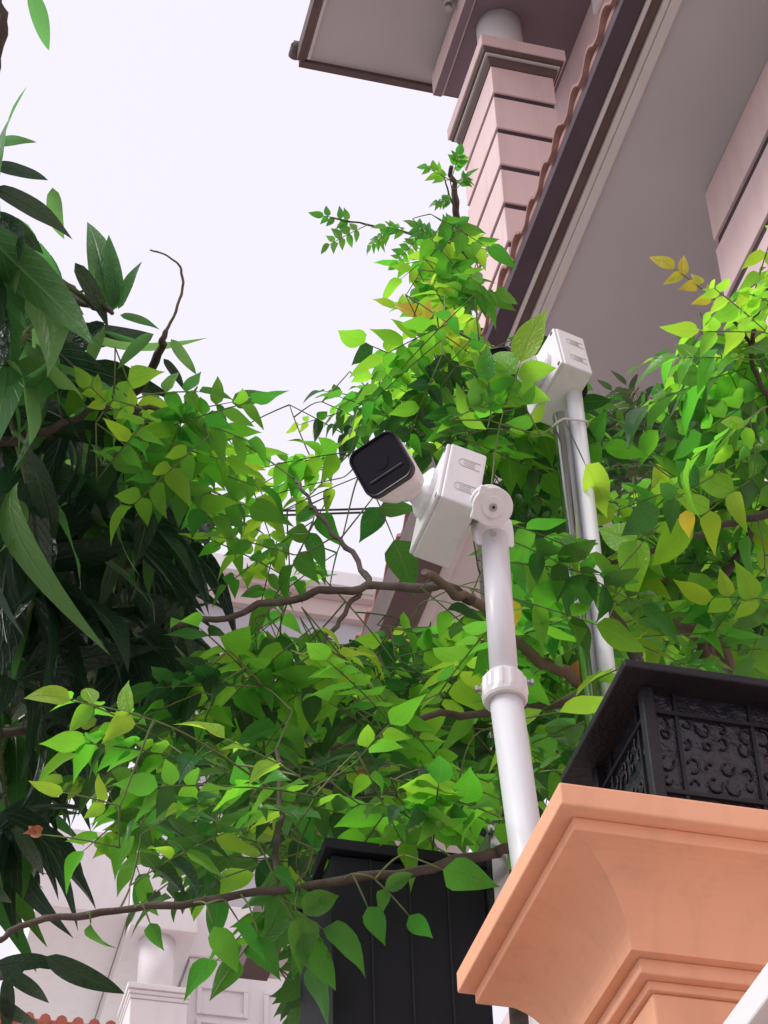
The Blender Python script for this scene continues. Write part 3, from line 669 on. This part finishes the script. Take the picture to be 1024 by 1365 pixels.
def fr(d, n):
    d = d/np.linalg.norm(d); s = np.cross(n, d); ln = np.linalg.norm(s)
    if ln < 1e-4: s = np.cross(n+np.array([0.3,0.2,0.1]), d); ln = np.linalg.norm(s)
    s = s/ln; return d, s, np.cross(d, s)
class Tree:
    def __init__(s, name, base, label, cat, group=None):
        s.root = empty(name, base, label, cat, group); s.base = np.array(base, float)
        s.leaves = []; s.nodes = []; s.tw = MB()
    def branch(s, pts, r0, r1, mat='bark', name='branch', sub=6, jit=0.006, n=8):
        P = smoothpath(pts, sub); k = len(P); ph = rng.uniform(0, 6.28, 6)
        P = [p+Vector([jit*(math.sin(i*0.9+ph[a])+0.7*math.sin(i*1.9+ph[a+3])) for a in range(3)])*(0.5 if 0 < i < k-1 else 0) for i, p in enumerate(P)]
        r = [r0+(r1-r0)*(i/(k-1))**0.8 for i in range(k)]
        r = [a*(1+0.06*rng.normal()*(1 if i else 0)) for i, a in enumerate(r)]
        s.nodes += [np.array(p) for p in P]
        return MB().tube(P, r, n).build(name, mat, s.root)
    def leaf(s, base, d, nrm, L, shapes, mat, wf=1.0):
        d, sd, n = fr(np.asarray(d, float), np.asarray(nrm, float))
        s.leaves.append((np.asarray(base, float), d*L, sd*L*wf, n*L, shapes, int(rng.integers(len(shapes))), mat, L))
    def pinnate(s, base, tip, pairs, L, mats, shapes=OVATE, up=None, connect=True, petiole=0.28, wf=1.0, tiltj=0.35):
        base, tip = np.asarray(base, float), np.asarray(tip, float); ax = tip-base; ln = np.linalg.norm(ax); ax = ax/ln
        up = np.array([0,0,1.0]) if up is None else up
        up = up+rng.normal(0, tiltj*0.6, 3); _, sd, n = fr(ax, up)
        sag = lambda t: base+ax*ln*t-np.array([0,0,1])*0.10*ln*t*t
        s.tw.tube([sag(t) for t in np.linspace(0,1,6)], [0.0013]*5+[0.0007], 5)
        mt = (lambda: mats if isinstance(mats, str) else mats[int(rng.integers(len(mats)))])
        m0 = mt()
        for i in range(pairs):
            t = petiole+(1-petiole)*(i/max(1, pairs-0.4)); q = sag(t); ll = L*(0.68+0.32*math.sin(math.pi*(0.25+0.6*i/max(1,pairs-1))))
            for sg in (-1, 1):
                if rng.random() < 0.06: continue
                d = ax*rng.uniform(0.35,0.75)+sd*sg+n*rng.normal(-0.12, 0.22)
                s.leaf(q, d, n+sd*rng.normal(0,tiltj)+ax*rng.normal(0,tiltj*0.7), ll*rng.uniform(0.8,1.15), shapes, m0 if rng.random() < 0.75 else mt(), wf)
        s.leaf(sag(1.0), ax+n*rng.normal(-0.2,0.2), n+sd*rng.normal(0,tiltj*0.7), L*rng.uniform(1.0,1.25), shapes, m0, wf)
        if connect: s.link(base, 0.0013, ax)
    def link(s, p, rad=0.0028, d=None):
        N = np.array(s.nodes); dd = np.linalg.norm(N-p, axis=1); j = int(np.argmin(dd)); a = N[j]
        if dd[j] < 0.01: return
        mid = (a+p)/2+rng.normal(0, 0.05, 3)*dd[j]+np.array([0,0,0.05])*dd[j]
        co = max(0.0, float(np.dot(d, p-a))/dd[j]) if d is not None else 0
        c2 = p-(np.asarray(d, float)*min(0.4*dd[j], 0.07)*co+(p-mid)*0.4*(1-co) if d is not None else (p-mid)*0.5); c1 = a*0.6+mid*0.4
        pts = [(1-t)**3*a+3*t*(1-t)**2*c1+3*t*t*(1-t)*c2+t**3*p for t in np.linspace(0,1,9)]
        s.tw.tube(pts, [rad*(1.35-0.5*t)*(1+0.6*min(1,dd[j])) for t in np.linspace(0,1,9)], 5)
        s.nodes += [q for q in pts[2:]]
    def fill(s, poly, D0, D1, n, L, mats, cl=(0.18,0.28), pairs=(3,5), outward=None, droop=(-0.55,0.1), shapes=OVATE, tiltj=0.35, spread=1.2):
        poly = np.array(poly, float); lo, hi = poly.min(0), poly.max(0); pts = []
        def inside(x, y):
            c = False; j = len(poly)-1
            for i in range(len(poly)):
                if (poly[i,1] > y) != (poly[j,1] > y) and x < (poly[j,0]-poly[i,0])*(y-poly[i,1])/(poly[j,1]-poly[i,1])+poly[i,0]: c = not c
                j = i
            return c
        while len(pts) < n:
            best = None
            for _ in range(4):                                   # keep clumps apart a little
                while True:
                    x, y = rng.uniform(lo[0],hi[0]), rng.uniform(lo[1],hi[1])
                    if inside(x, y): break
                dm = min([math.hypot(x-a, y-b) for a, b in pts[-60:]], default=1e9)
                if best is None or dm > best[0]: best = (dm, x, y)
            pts.append(best[1:])
        P = [at(x, y, D0+(D1-D0)*rng.random()**1.2) for x, y in pts]
        N = np.array(s.nodes); P.sort(key=lambda p: np.min(np.linalg.norm(N-p, axis=1)))
        for p in P:
            N = np.array(s.nodes); j = int(np.argmin(np.linalg.norm(N-p, axis=1)))
            o_ = (p-N[j]); o_[2] *= 0.3; o_ = o_/(np.linalg.norm(o_)+1e-6)
            if outward is not None: o_ = o_*0.6+np.array(outward)
            a = rng.uniform(-spread, spread); d = np.array([o_[0]*math.cos(a)-o_[1]*math.sin(a), o_[0]*math.sin(a)+o_[1]*math.cos(a), 0])
            d = d/(np.linalg.norm(d)+1e-6); d[2] = rng.uniform(*droop); d = d/np.linalg.norm(d)
            ln = rng.uniform(*cl)
            s.pinnate(p-d*ln*0.5, p+d*ln*0.5, int(rng.integers(pairs[0], pairs[1]+1)), L*rng.uniform(0.75,1.2), mats, shapes=shapes, tiltj=tiltj)
    def finish(s, limit=300, twname='twig', twmat='twig'):
        sc = []
        for i, lf in enumerate(s.leaves):
            c = lf[0]+lf[1]*0.5; x, y, z = proj(c)
            nrm = np.cross(lf[1], lf[2]); vw = c-CAM; face = abs(nrm @ vw)/(np.linalg.norm(nrm)*np.linalg.norm(vw)+1e-9)
            v = lf[7]/max(z,0.1)*(0.25+face)/max(z,0.1); v = v if (-20 < x < 1044 and -20 < y < 1385 and z > 0) else v*1e-3
            sc.append((v, i))
        sc.sort(reverse=True); top_ = [i for _, i in sc[:limit]]; rest = [i for _, i in sc[limit:]]
        cache = {}
        for i in top_:
            b, X, Y, Z, shp, k, mat, L = s.leaves[i]; key = (id(shp), k, mat)
            if key not in cache:
                vs_, fs_, uv_ = shp[k]; me = bpy.data.meshes.new('leaf'); me.from_pydata([tuple(v) for v in vs_], [], fs_)
                ul = me.uv_layers.new(name='UVMap'); li = np.array([l_.vertex_index for l_ in me.loops])
                ul.data.foreach_set('uv', np.array(uv_)[li].ravel()); me.polygons.foreach_set('use_smooth', [True]*len(me.polygons))
                me.materials.append(LM[mat]); cache[key] = me
            ob = bpy.data.objects.new('leaf', cache[key]); COL.objects.link(ob); ob.parent = s.root
            mw = Matrix(((X[0],Y[0],Z[0],b[0]-s.base[0]),(X[1],Y[1],Z[1],b[1]-s.base[1]),(X[2],Y[2],Z[2],b[2]-s.base[2]),(0,0,0,1)))
            ob.matrix_local = mw
        if rest:
            av, af, au, am = [], [], [], []; names = sorted({s.leaves[i][6] for i in rest}); off = 0
            for i in rest:
                b, X, Y, Z, shp, k, mat, L = s.leaves[i]; vs_, fs_, uv_ = shp[k]
                av.append(vs_ @ np.array([X,Y,Z])+b); af += [tuple(off+q for q in f) for f in fs_]; au.append(np.array(uv_)); am += [names.index(mat)]*len(fs_); off += len(vs_)
            av = np.concatenate(av); au = np.concatenate(au)
            me = bpy.data.meshes.new('foliage'); me.from_pydata([tuple(v) for v in av], [], af)
            ul = me.uv_layers.new(name='UVMap'); li = np.empty(len(me.loops), dtype=np.int32); me.loops.foreach_get('vertex_index', li)
            ul.data.foreach_set('uv', au[li].ravel()); me.polygons.foreach_set('use_smooth', [True]*len(me.polygons)); me.polygons.foreach_set('material_index', am)
            for nme in names: me.materials.append(LM[nme])
            ob = bpy.data.objects.new('foliage', me); COL.objects.link(ob); ob['kind'] = 'stuff'
            ob.parent = s.root; ob.matrix_parent_inverse = s.root.matrix_world.inverted()
        t = s.tw.build(twname, twmat, s.root); t['kind'] = 'stuff'
        print(s.root.name, 'leaves', len(s.leaves))
def pl(*a): return [at(x, y, D) for x, y, D in a]

# ---- the bright pinnate-leaved tree around the poles
TB = at(850, 1010, 4.0)
T1 = Tree('leafy_tree', (TB[0], TB[1], 0), 'bright green tree with paired leaflets spreading behind the white camera pole', 'tree')
T1.branch([(TB[0],TB[1],0), (TB[0]+0.03,TB[1]-0.02,1.5), TB-np.array([0.0,0,0.25]), TB], 0.055, 0.035, name='trunk', jit=0.008, n=12)
T1.branch(pl((850,1010,4.0),(800,930,3.95),(745,893,3.9),(700,868,3.85),(645,812,3.8),(600,786,3.75),(566,762,3.7)), 0.015, 0.007, 'bark_pale')
T1.branch(pl((628,800,3.78),(590,782,3.77),(500,783,3.75),(440,788,3.72),(370,802,3.7),(300,822,3.7),(228,834,3.7)), 0.009, 0.005)
T1.branch(pl((497,782,3.75),(470,740,3.85),(435,700,3.95),(412,668,4.0),(395,640,4.1)), 0.006, 0.003)
T1.branch(pl((850,1010,4.0),(770,1090,3.7),(690,1128,3.26),(650,1138,3.2),(560,1160,3.14),(440,1176,3.1),(300,1197,3.1),(180,1212,3.1),(60,1226,3.1),(-10,1255,3.1)), 0.010, 0.004)
T1.branch(pl((366,1190,3.1),(370,1130,3.2),(374,1060,3.3),(368,1000,3.4)), 0.006, 0.003)
T1.branch(pl((800,930,3.95),(720,940,3.9),(640,950,3.85),(560,958,3.8),(500,975,3.8),(440,1000,3.75)), 0.009, 0.004)
T1.branch(pl((850,1010,4.0),(852,890,4.3),(815,820,4.4),(765,765,4.5),(700,715,4.6),(640,640,4.7),(560,560,4.8),(480,575,4.9),(428,612,5.0),(390,650,5.0)), 0.014, 0.004)
T1.branch(pl((640,640,4.7),(620,540,4.9),(600,480,5.0),(590,430,5.1)), 0.009, 0.004)
T1.branch(pl((700,715,4.6),(700,620,4.5),(690,540,4.4),(700,480,4.4)), 0.008, 0.003)
T1.branch(pl((480,790,3.74),(450,830,3.7),(430,860,3.6)), 0.005, 0.003)
BR = ['bright','bright','mid','young']; MX = ['bright','mid','mid','deep']; YG = ['young','young','bright']; SK = ['young','bright','young','mid']; DP = ['mid','deep','deep']
# against the sky, above the near camera
T1.fill([(430,535),(510,500),(545,450),(580,425),(625,440),(650,480),(715,480),(735,530),(700,560),(640,580),(590,575),(530,560),(450,580)], 4.4, 5.6, 46, 0.07, ['bright','mid','young','deep','dark'], (0.16,0.26))
T1.fill([(535,470),(565,430),(610,430),(625,470),(565,520)], 4.4, 5.2, 7, 0.07, SK, (0.14,0.2))
T1.fill([(325,610),(395,580),(450,600),(455,650),(400,690),(340,680)], 4.2, 5.4, 8, 0.07, ['young','bright','mid'], (0.16,0.24))
T1.fill([(320,720),(400,725),(430,770),(340,790)], 3.8, 4.6, 6, 0.06, SK, (0.14,0.2))
T1.fill([(570,570),(740,530),(755,680),(700,690),(665,680),(660,600)], 4.3, 6.0, 44, 0.075, ['mid','bright','deep','dark'], (0.16,0.26))
# body of the crown
T1.fill([(320,850),(390,840),(500,875),(570,840),(640,830),(640,1070),(540,1060),(430,1080),(260,1010),(190,950),(250,905)], 3.5, 5.4, 104, 0.078, ['young','bright','mid','deep','dark','bright'], (0.16,0.26))
T1.fill([(140,950),(250,950),(430,1080),(430,1150),(330,1160),(250,1150),(170,1110),(140,1070)], 3.05, 4.4, 42, 0.07, ['young','bright','mid','deep','dark'], (0.16,0.24))
T1.fill([(330,1200),(400,1190),(400,1225),(350,1225)], 3.0, 3.7, 4, 0.075, ['mid','deep','bright'], (0.14,0.2), droop=(-1.2,-0.3))
T1.fill([(405,1200),(432,1200),(430,1350),(405,1350)], 3.3, 4.0, 9, 0.07, DP, (0.12,0.18), droop=(-1.4,-0.5))
T1.fill([(465,1050),(640,1050),(640,1090),(560,1100),(470,1120)], 3.15, 3.5, 9, 0.075, ['bright','mid','deep'], (0.14,0.2))
# between the two poles and down to the lantern
T1.fill([(695,700),(755,710),(765,860),(740,1000),(710,1010),(695,900)], 3.7, 5.2, 34, 0.082, ['mid','bright','mid','deep'], (0.16,0.26))
T1.fill([(640,850),(660,850),(690,1070),(660,1090),(610,1070)], 3.9, 5.0, 14, 0.08, ['mid','deep','bright'])
T1.fill([(805,720),(860,670),(900,670),(960,660),(1024,660),(1024,890),(960,880),(840,880),(810,840)], 4.6, 6.2, 60, 0.08, ['bright','mid','young','deep','dark'])
T1.fill([(715,940),(780,920),(775,990),(740,1040),(718,1070)], 4.0, 5.0, 14, 0.08, ['mid','deep','bright'])
T1.fill([(450,560),(540,500),(640,500),(720,500),(740,660),(690,690),(660,600),(600,585),(540,570)], 4.6, 6.2, 56, 0.052, ['mid','bright','dark','young'], (0.14,0.22), (4,6))
T1.fill([(330,860),(640,850),(640,1060),(430,1060),(260,990)], 4.2, 5.8, 70, 0.058, ['mid','deep','dark','dark'], (0.14,0.22), (4,6))
T1.fill([(700,700),(760,700),(760,1000),(710,1020)], 4.3, 5.6, 24, 0.058, ['mid','deep','bright'], (0.14,0.22), (4,6))
# single sprays that stand out
def spray(T, x0, y0, x1, y1, D, pairs, Lpx, mats, dD=0.0, up=None, **kw):
    T.pinnate(at(x0,y0,D+dD), at(x1,y1,D-dD), pairs, Lpx*D/FPX, mats, up=up, **kw)
vw = -FW
spray(T1, 205,960, 95,925, 3.05, 2, 62, 'young', up=vw+np.array([0,0,0.6]))
spray(T1, 400,1035, 300,975, 3.0, 2, 66, 'young', up=np.array([0,0,1.0])+vw*0.5)
spray(T1, 160,1075, 85,1050, 3.0, 1, 44, 'young', up=vw)
spray(T1, 640,975, 745,940, 3.6, 1, 90, 'young', up=np.array([0,0,1.0])+vw*0.4)
spray(T1, 850,880, 722,935, 3.75, 1, 95, ['young'], up=np.array([0,0,1.0])+vw*0.4, connect=True)
spray(T1, 480,1010, 520,960, 3.3, 2, 60, 'bright')
spray(T1, 672,545, 694,478, 3.95, 2, 82, 'young', up=vw+np.array([0,0,0.3]))
spray(T1, 655,560, 650,505, 3.95, 2, 50, 'bright', up=vw)
spray(T1, 720,580, 690,520, 3.95, 2, 46, ['young','bright'], up=vw)
spray(T1, 600,560, 660,530, 3.95, 3, 44, ['mid','bright'], up=vw)
spray(T1, 752,560, 780,615, 4.05, 0, 85, 'young', up=vw)
spray(T1, 880,700, 770,765, 4.1, 2, 110, 'young', up=vw+np.array([0,0,0.8]))
spray(T1, 640,470, 560,415, 4.8, 4, 40, 'gold', up=vw)
spray(T1, 590,560, 625,445, 4.9, 4, 42, 'young', up=vw)
spray(T1, 440,660, 390,745, 4.0, 3, 60, 'mid', up=vw)
spray(T1, 500,660, 525,715, 3.9, 1, 70, 'deep', up=vw)
spray(T1, 160,1130, 58,1104, 3.05, 0, 40, 'rust', up=vw, wf=0.75)
T1.leaf(at(58,1104,3.05), camvec(-1,0.25,0), vw, 0.032, OVATE, 'rust', 0.7)
spray(T1, 470,1165, 490,1205, 3.05, 0, 48, 'mid', up=vw)
spray(T1, 500,1172, 545,1215, 3.05, 1, 52, 'mid', up=vw)
spray(T1, 540,1140, 590,1155, 3.05, 0, 90, 'mid', up=vw)
for (x, y, x2, y2, l_) in ((275,1205,285,1232,75),(335,1215,345,1245,70),(120,1215,121,1230,50),(190,1205,200,1228,45),(395,1215,430,1235,80),(375,1200,400,1240,75),(300,1200,318,1225,55)):
    spray(T1, x, y, x2, y2, 3.05, 1 if x > 380 else 0, l_, 'mid', up=vw, tiltj=0.5)
for (x, y, mt_) in ((684,800,'gold'),(770,880,'rust'),(545,1055,'gold'),(915,680,'gold'),(475,1020,'rust')):
    T1.leaf(at(x,y,3.9), camvec(0.1,1,0.1), vw, 0.055, OVATE, mt_)
T1.finish(300)

# ---- right-hand tree behind the lantern
T2b = at(985, 915, 4.7)
T2 = Tree('leafy_tree', (T2b[0], T2b[1], 0), 'tree with stout forked limbs behind the lantern and yellow tipped shoots by the wall', 'tree')
T2.branch([(T2b[0],T2b[1],0), (T2b[0],T2b[1]+0.02,2.0), T2b-np.array([0,0,0.4]), T2b], 0.06, 0.032, name='trunk', jit=0.01, n=12)
T2.branch(pl((985,915,4.7),(958,862,4.7),(905,800,4.65),(868,750,4.6),(848,722,4.6)), 0.017, 0.008, 'bark_pale')
T2.branch(pl((958,862,4.7),(900,832,4.8),(850,815,4.9)), 0.022, 0.014, 'bark_pale')
T2.branch(pl((935,870,4.6),(950,800,4.6),(985,740,4.6),(1012,690,4.6),(1040,640,4.6)), 0.012, 0.007)
T2.branch(pl((985,915,4.7),(950,890,4.62),(935,870,4.6)), 0.02, 0.012)
T2.branch(pl((1060,672,4.4),(1000,690,4.4),(930,712,4.4),(870,732,4.4),(806,756,4.4)), 0.010, 0.004)
T2.branch(pl((1012,690,4.6),(1050,672,4.5),(1060,672,4.4)), 0.010, 0.009)
T2.branch(pl((1040,640,4.6),(1030,560,4.5),(1010,500,4.4),(990,440,4.3),(965,410,4.3)), 0.007, 0.003)
T2.branch(pl((1000,470,4.35),(1010,420,4.3),(1024,385,4.3)), 0.005, 0.003)
T2.fill([(905,470),(960,445),(1024,440),(1040,640),(950,650),(935,590),(960,560),(930,520)], 4.1, 5.2, 26, 0.10, ['bright','mid','bright','deep'], droop=(-0.9,-0.1))
T2.fill([(985,360),(1030,345),(1030,450),(985,450)], 4.1, 4.5, 7, 0.075, YG)
T2.fill([(860,640),(1030,620),(1030,900),(900,885),(820,800),(840,700)], 4.4, 5.8, 52, 0.09, ['bright','mid','young','mid'])
spray(T2, 968,412, 898,352, 4.25, 3, 38, 'gold', up=vw, tiltj=0.5)
spray(T2, 1010,480, 905,470, 4.2, 3, 62, 'bright', up=vw+np.array([0,0,0.7]))
spray(T2, 1030,800, 950,790, 4.2, 2, 60, 'young', up=vw)
spray(T2, 1000,560, 975,590, 4.1, 1, 42, 'young', up=vw)
spray(T2, 1000,640, 925,690, 4.15, 2, 80, 'young', up=vw+np.array([0,0,0.6]))
T2.finish(280)

# ---- tall slender shoot in front of the house pillar
T4b = at(622, 470, 6.6)
T4 = Tree('slender_tree', (T4b[0]+0.02, T4b[1], 0), 'slender young tree with fine feathery sprays rising beside the grooved pillar', 'tree')
T4.branch([(T4b[0]+0.02,T4b[1],0), (T4b[0]+0.02,T4b[1],3.5), T4b]+pl((622,400,6.6),(618,330,6.6),(606,260,6.55),(602,222,6.5)), 0.028, 0.006, name='trunk', jit=0.008, n=10)
T4.branch(pl((617,330,6.6),(570,318,6.5),(520,306,6.45),(470,296,6.4),(440,290,6.4)), 0.005, 0.002)
T4.branch(pl((612,290,6.58),(600,262,6.5),(590,230,6.5)), 0.004, 0.002)
for k, (x, y, x2, y2, l_) in enumerate(((475,297,432,285,22),(490,300,440,322,22),(525,306,495,325,20),(545,310,515,300,22),(560,315,530,345,20),(585,322,555,300,22),(600,325,570,335,22),(600,240,570,222,20),(604,232,612,205,20),(604,265,585,268,18),(610,250,622,235,18),(590,320,610,300,26))):
    T4.pinnate(at(x,y,6.4), at(x2,y2,6.4), 4, l_*6.4/FPX, ['mid','bright','mid'], up=vw+np.array([0,0,0.5]))
T4.fill([(575,335),(612,300),(616,450),(572,440),(562,400)], 6.2, 6.9, 24, 0.085, ['bright','mid','young'], (0.18,0.28))
T4.fill([(598,330),(616,330),(618,460),(600,460)], 6.6, 7.2, 10, 0.08, DP, (0.14,0.2))
T4.finish(300)

# ---- dark small-leaved shrub under the soffit
T5b = at(868, 640, 7.4)
T5 = Tree('dark_shrub', (T5b[0], T5b[1], 0), 'dark small leaved tall shrub under the grey soffit behind the far pole', 'shrub')
T5.branch([(T5b[0],T5b[1],0),(T5b[0]-0.03,T5b[1],3.2),T5b]+pl((866,590,7.4)), 0.03, 0.012, name='trunk', jit=0.01)
for pts in (((868,640,7.4),(850,600,7.4),(842,540,7.3),(850,515,7.3)),((868,640,7.4),(885,590,7.4),(900,545,7.4)),((868,640,7.4),(905,620,7.5),(920,575,7.5)),((868,640,7.4),(830,615,7.3),(815,575,7.3))):
    T5.branch(pl(*pts), 0.010, 0.004, 'bark_pale')
T5.fill([(800,560),(850,520),(900,535),(925,560),(940,650),(800,660),(790,600)], 7.0, 8.0, 75, 0.085, ['bush','bush','deep'], (0.14,0.24), (4,6), shapes=SLIM, droop=(-0.2,0.9))
T5.finish(300)

# ---- mango tree on the left
MB0 = at(-260, 900, 4.6)
T3 = Tree('mango_tree', (MB0[0], MB0[1], 0), 'dark glossy tree with long drooping lance shaped leaves against the sky', 'tree')
T3.branch([(MB0[0],MB0[1],0),(MB0[0]+0.02,MB0[1],2.2),MB0], 0.11, 0.07, name='trunk', jit=0.01, n=14)
mb = [((-260,900,4.6),(-150,760,4.6),(-60,640,4.5),(40,600,4.4),(120,560,4.3),(190,510,4.2),(215,460,4.1),(222,440,4.1)),
      ((-150,760,4.6),(-60,540,4.6),(0,430,4.4),(60,380,4.2),(110,400,4.0),(150,418,3.9)),
      ((-60,540,4.6),(-40,380,4.5),(-30,250,4.4),(-25,150,4.3),(0,60,4.2),(1,0,4.2),(-6,-60,4.2)),
      ((-260,900,4.6),(-120,860,4.5),(0,800,4.4),(110,770,4.4),(200,740,4.4),(250,720,4.3)),
      ((-260,900,4.6),(-140,980,4.4),(-20,980,4.2),(80,960,4.2),(160,930,4.3)),
      ((-260,900,4.6),(-160,1120,4.2),(-60,1250,3.8),(0,1300,3.6),(30,1290,3.5))]
for k, b_ in enumerate(mb): T3.branch(pl(*b_), 0.03 if k not in (4,5) else 0.02, 0.004, 'bark', n=10)
T3.branch(pl((222,440,4.1),(240,400,4.1),(243,365,4.1),(230,345,4.1),(200,333,4.1)), 0.0032, 0.0015, 'bark_pale', 'tendril', jit=0.002)
def whorl(T, p, axis, n, L, mats, hang=0.8, open_=0.9):
    p = np.asarray(p, float); axis = np.asarray(axis, float); axis = axis/np.linalg.norm(axis)
    e = np.cross(axis, [0.3,0.2,1.0]); e = e/np.linalg.norm(e); f = np.cross(axis, e); ph = rng.uniform(0,6.28)
    T.link(p-axis*0.05, 0.0036, axis)
    for i in range(n):
        a = ph+2.4*i; d = axis*rng.uniform(0.3,0.9)+(e*math.cos(a)+f*math.sin(a))*open_+np.array([0,0,-hang*rng.uniform(0.4,1.2)])
        b = p-axis*rng.uniform(0,0.06); d = d/np.linalg.norm(d)
        tx, ty, _ = proj(b+d*L*1.05)                     # the crown ends here: open sky beyond
        if ty < 470 and tx > np.interp(ty, [0,140,200,300,380,470], [-10,10,45,95,150,150]): continue
        nn = np.array([0,0,1.0])+np.array([d[0],d[1],0])*0.6+rng.normal(0,0.35,3)
        T.leaf(b+d*0.02, d, nn, L*rng.uniform(0.7,1.2), LANCE, mats[int(rng.integers(len(mats)))], rng.uniform(0.8,1.15))
def mfill(poly, D0, D1, n, L, mats, hang=0.8, per=(5,8)):
    poly = np.array(poly, float); lo, hi = poly.min(0), poly.max(0); k = 0
    while k < n:
        x, y = rng.uniform(lo[0],hi[0]), rng.uniform(lo[1],hi[1]); c = False; j = len(poly)-1
        for i in range(len(poly)):
            if (poly[i,1] > y) != (poly[j,1] > y) and x < (poly[j,0]-poly[i,0])*(y-poly[i,1])/(poly[j,1]-poly[i,1])+poly[i,0]: c = not c
            j = i
        if not c: continue
        whorl(T3, at(x,y,rng.uniform(D0,D1)), (rng.normal(0.3,0.5), rng.normal(-0.2,0.5), rng.normal(0.2,0.4)), int(rng.integers(*per)), L, mats, hang); k += 1
MG = ['mango','mango','mango','mango_lit']
mfill([(-60,230),(0,250),(50,320),(90,380),(70,480),(-60,480)], 3.7, 4.8, 14, 0.27, ['mango','mango_lit','mango_lit'])
mfill([(-60,440),(90,450),(140,560),(200,620),(180,700),(-60,700)], 3.7, 5.2, 28, 0.26, ['mango','mango','mango_lit'])
mfill([(-60,600),(180,610),(240,680),(240,800),(210,850),(120,880),(-60,880)], 4.0, 6.2, 50, 0.25, ['mango'])
mfill([(-60,850),(110,860),(90,960),(60,1080),(30,1180),(-60,1180)], 4.0, 6.2, 34, 0.20, ['mango','mango','deep'])
mfill([(150,540),(250,560),(270,640),(240,740),(190,740)], 4.4, 5.4, 12, 0.17, ['mango','mango','deep'])
mfill([(90,860),(200,850),(240,930),(110,960)], 4.8, 6.2, 14, 0.18, ['mango','deep'])
mfill([(-480,560),(-200,560),(-200,1250),(-480,1250)], 3.8, 5.6, 55, 0.22, ['mango'])  # unseen outer crown, added to block light coming from the left
mfill([(-40,620),(200,640),(230,800),(180,900),(80,1020),(-40,1050)], 5.2, 7.0, 46, 0.22, ['mango'])
# leaves that stand out against the sky
def mleaf(x0, y0, x1, y1, D, mat, up=vw, wf=1.0, k=None, dz=0.0):
    a, b_ = at(x0,y0,D), at(x1,y1,D+dz); d = b_-a
    T3.leaf(a, d, up+np.array([0,0,0.3]), np.linalg.norm(d)*1.08, LANCE, mat, wf)
for q in ((40,-15,72,72,4.2,'mango_lit'),(-10,195,46,172,4.2,'mango_lit'),(-10,220,66,234,4.1,'mango'),(70,250,82,330,4.1,'mango_lit'),(150,415,108,278,3.95,'mango_lit'),
          (152,414,120,300,3.95,'mango_lit'),(155,412,146,312,3.95,'mango_lit'),(158,412,182,345,3.95,'mango_lit'),(160,420,215,432,3.95,'mango_lit'),(100,350,150,436,3.9,'mango'),
          (-10,250,105,305,3.85,'mango'),(-15,285,70,330,3.85,'mango'),(205,445,140,480,4.1,'mango_lit'),(228,452,262,500,4.1,'mango_lit'),(218,478,250,520,4.1,'mango'),
          (140,430,70,470,3.95,'mango'),(140,435,95,500,3.95,'mango_lit'),(40,600,72,740,3.7,'mango'),(-10,1290,95,1272,3.3,'mango'),(60,1275,165,1330,3.3,'mango'),
          (0,1290,75,1345,3.25,'mango'),(10,1300,5,1390,3.3,'mango'),(30,1280,100,1290,3.35,'mango'),(-10,1330,60,1380,3.3,'mango'),(-20,1170,20,1210,3.6,'mango'),(20,1100,60,1180,3.8,'mango'),(200,690,240,780,4.3,'mango')):
    mleaf(*q)
T3.finish(330)
# bright leaflets of a neighbouring branch lying over the mango crown
TLb = at(-120, 560, 3.9)
T6 = Tree('leafy_tree', (TLb[0], TLb[1], 0), 'light green tree whose paired leaflets lie over the dark drooping leaves', 'tree')
T6.branch([(TLb[0],TLb[1],0),(TLb[0],TLb[1],2.5),TLb], 0.04, 0.02, name='trunk')
T6.branch(pl((-120,560,3.9),(-20,590,3.9),(60,575,3.85),(130,545,3.8),(200,545,3.8),(270,560,3.8)), 0.012, 0.003)
T6.fill([(120,535),(190,540),(260,550),(290,590),(280,640),(250,670),(190,620),(125,570)], 3.6, 4.3, 20, 0.075, ['bright','mid','young','mid'], (0.16,0.26))
spray(T6, 190,545, 150,530, 3.7, 2, 34, 'young', up=vw); spray(T6, 150,545, 120,512, 3.7, 2, 32, 'young', up=vw)
spray(T6, 205,525, 265,518, 3.75, 2, 55, 'bright', up=vw+np.array([0,0,0.8])); spray(T6, 230,550, 330,580, 3.8, 3, 52, 'bright', up=vw+np.array([0,0,0.6]))
T6.finish(300)
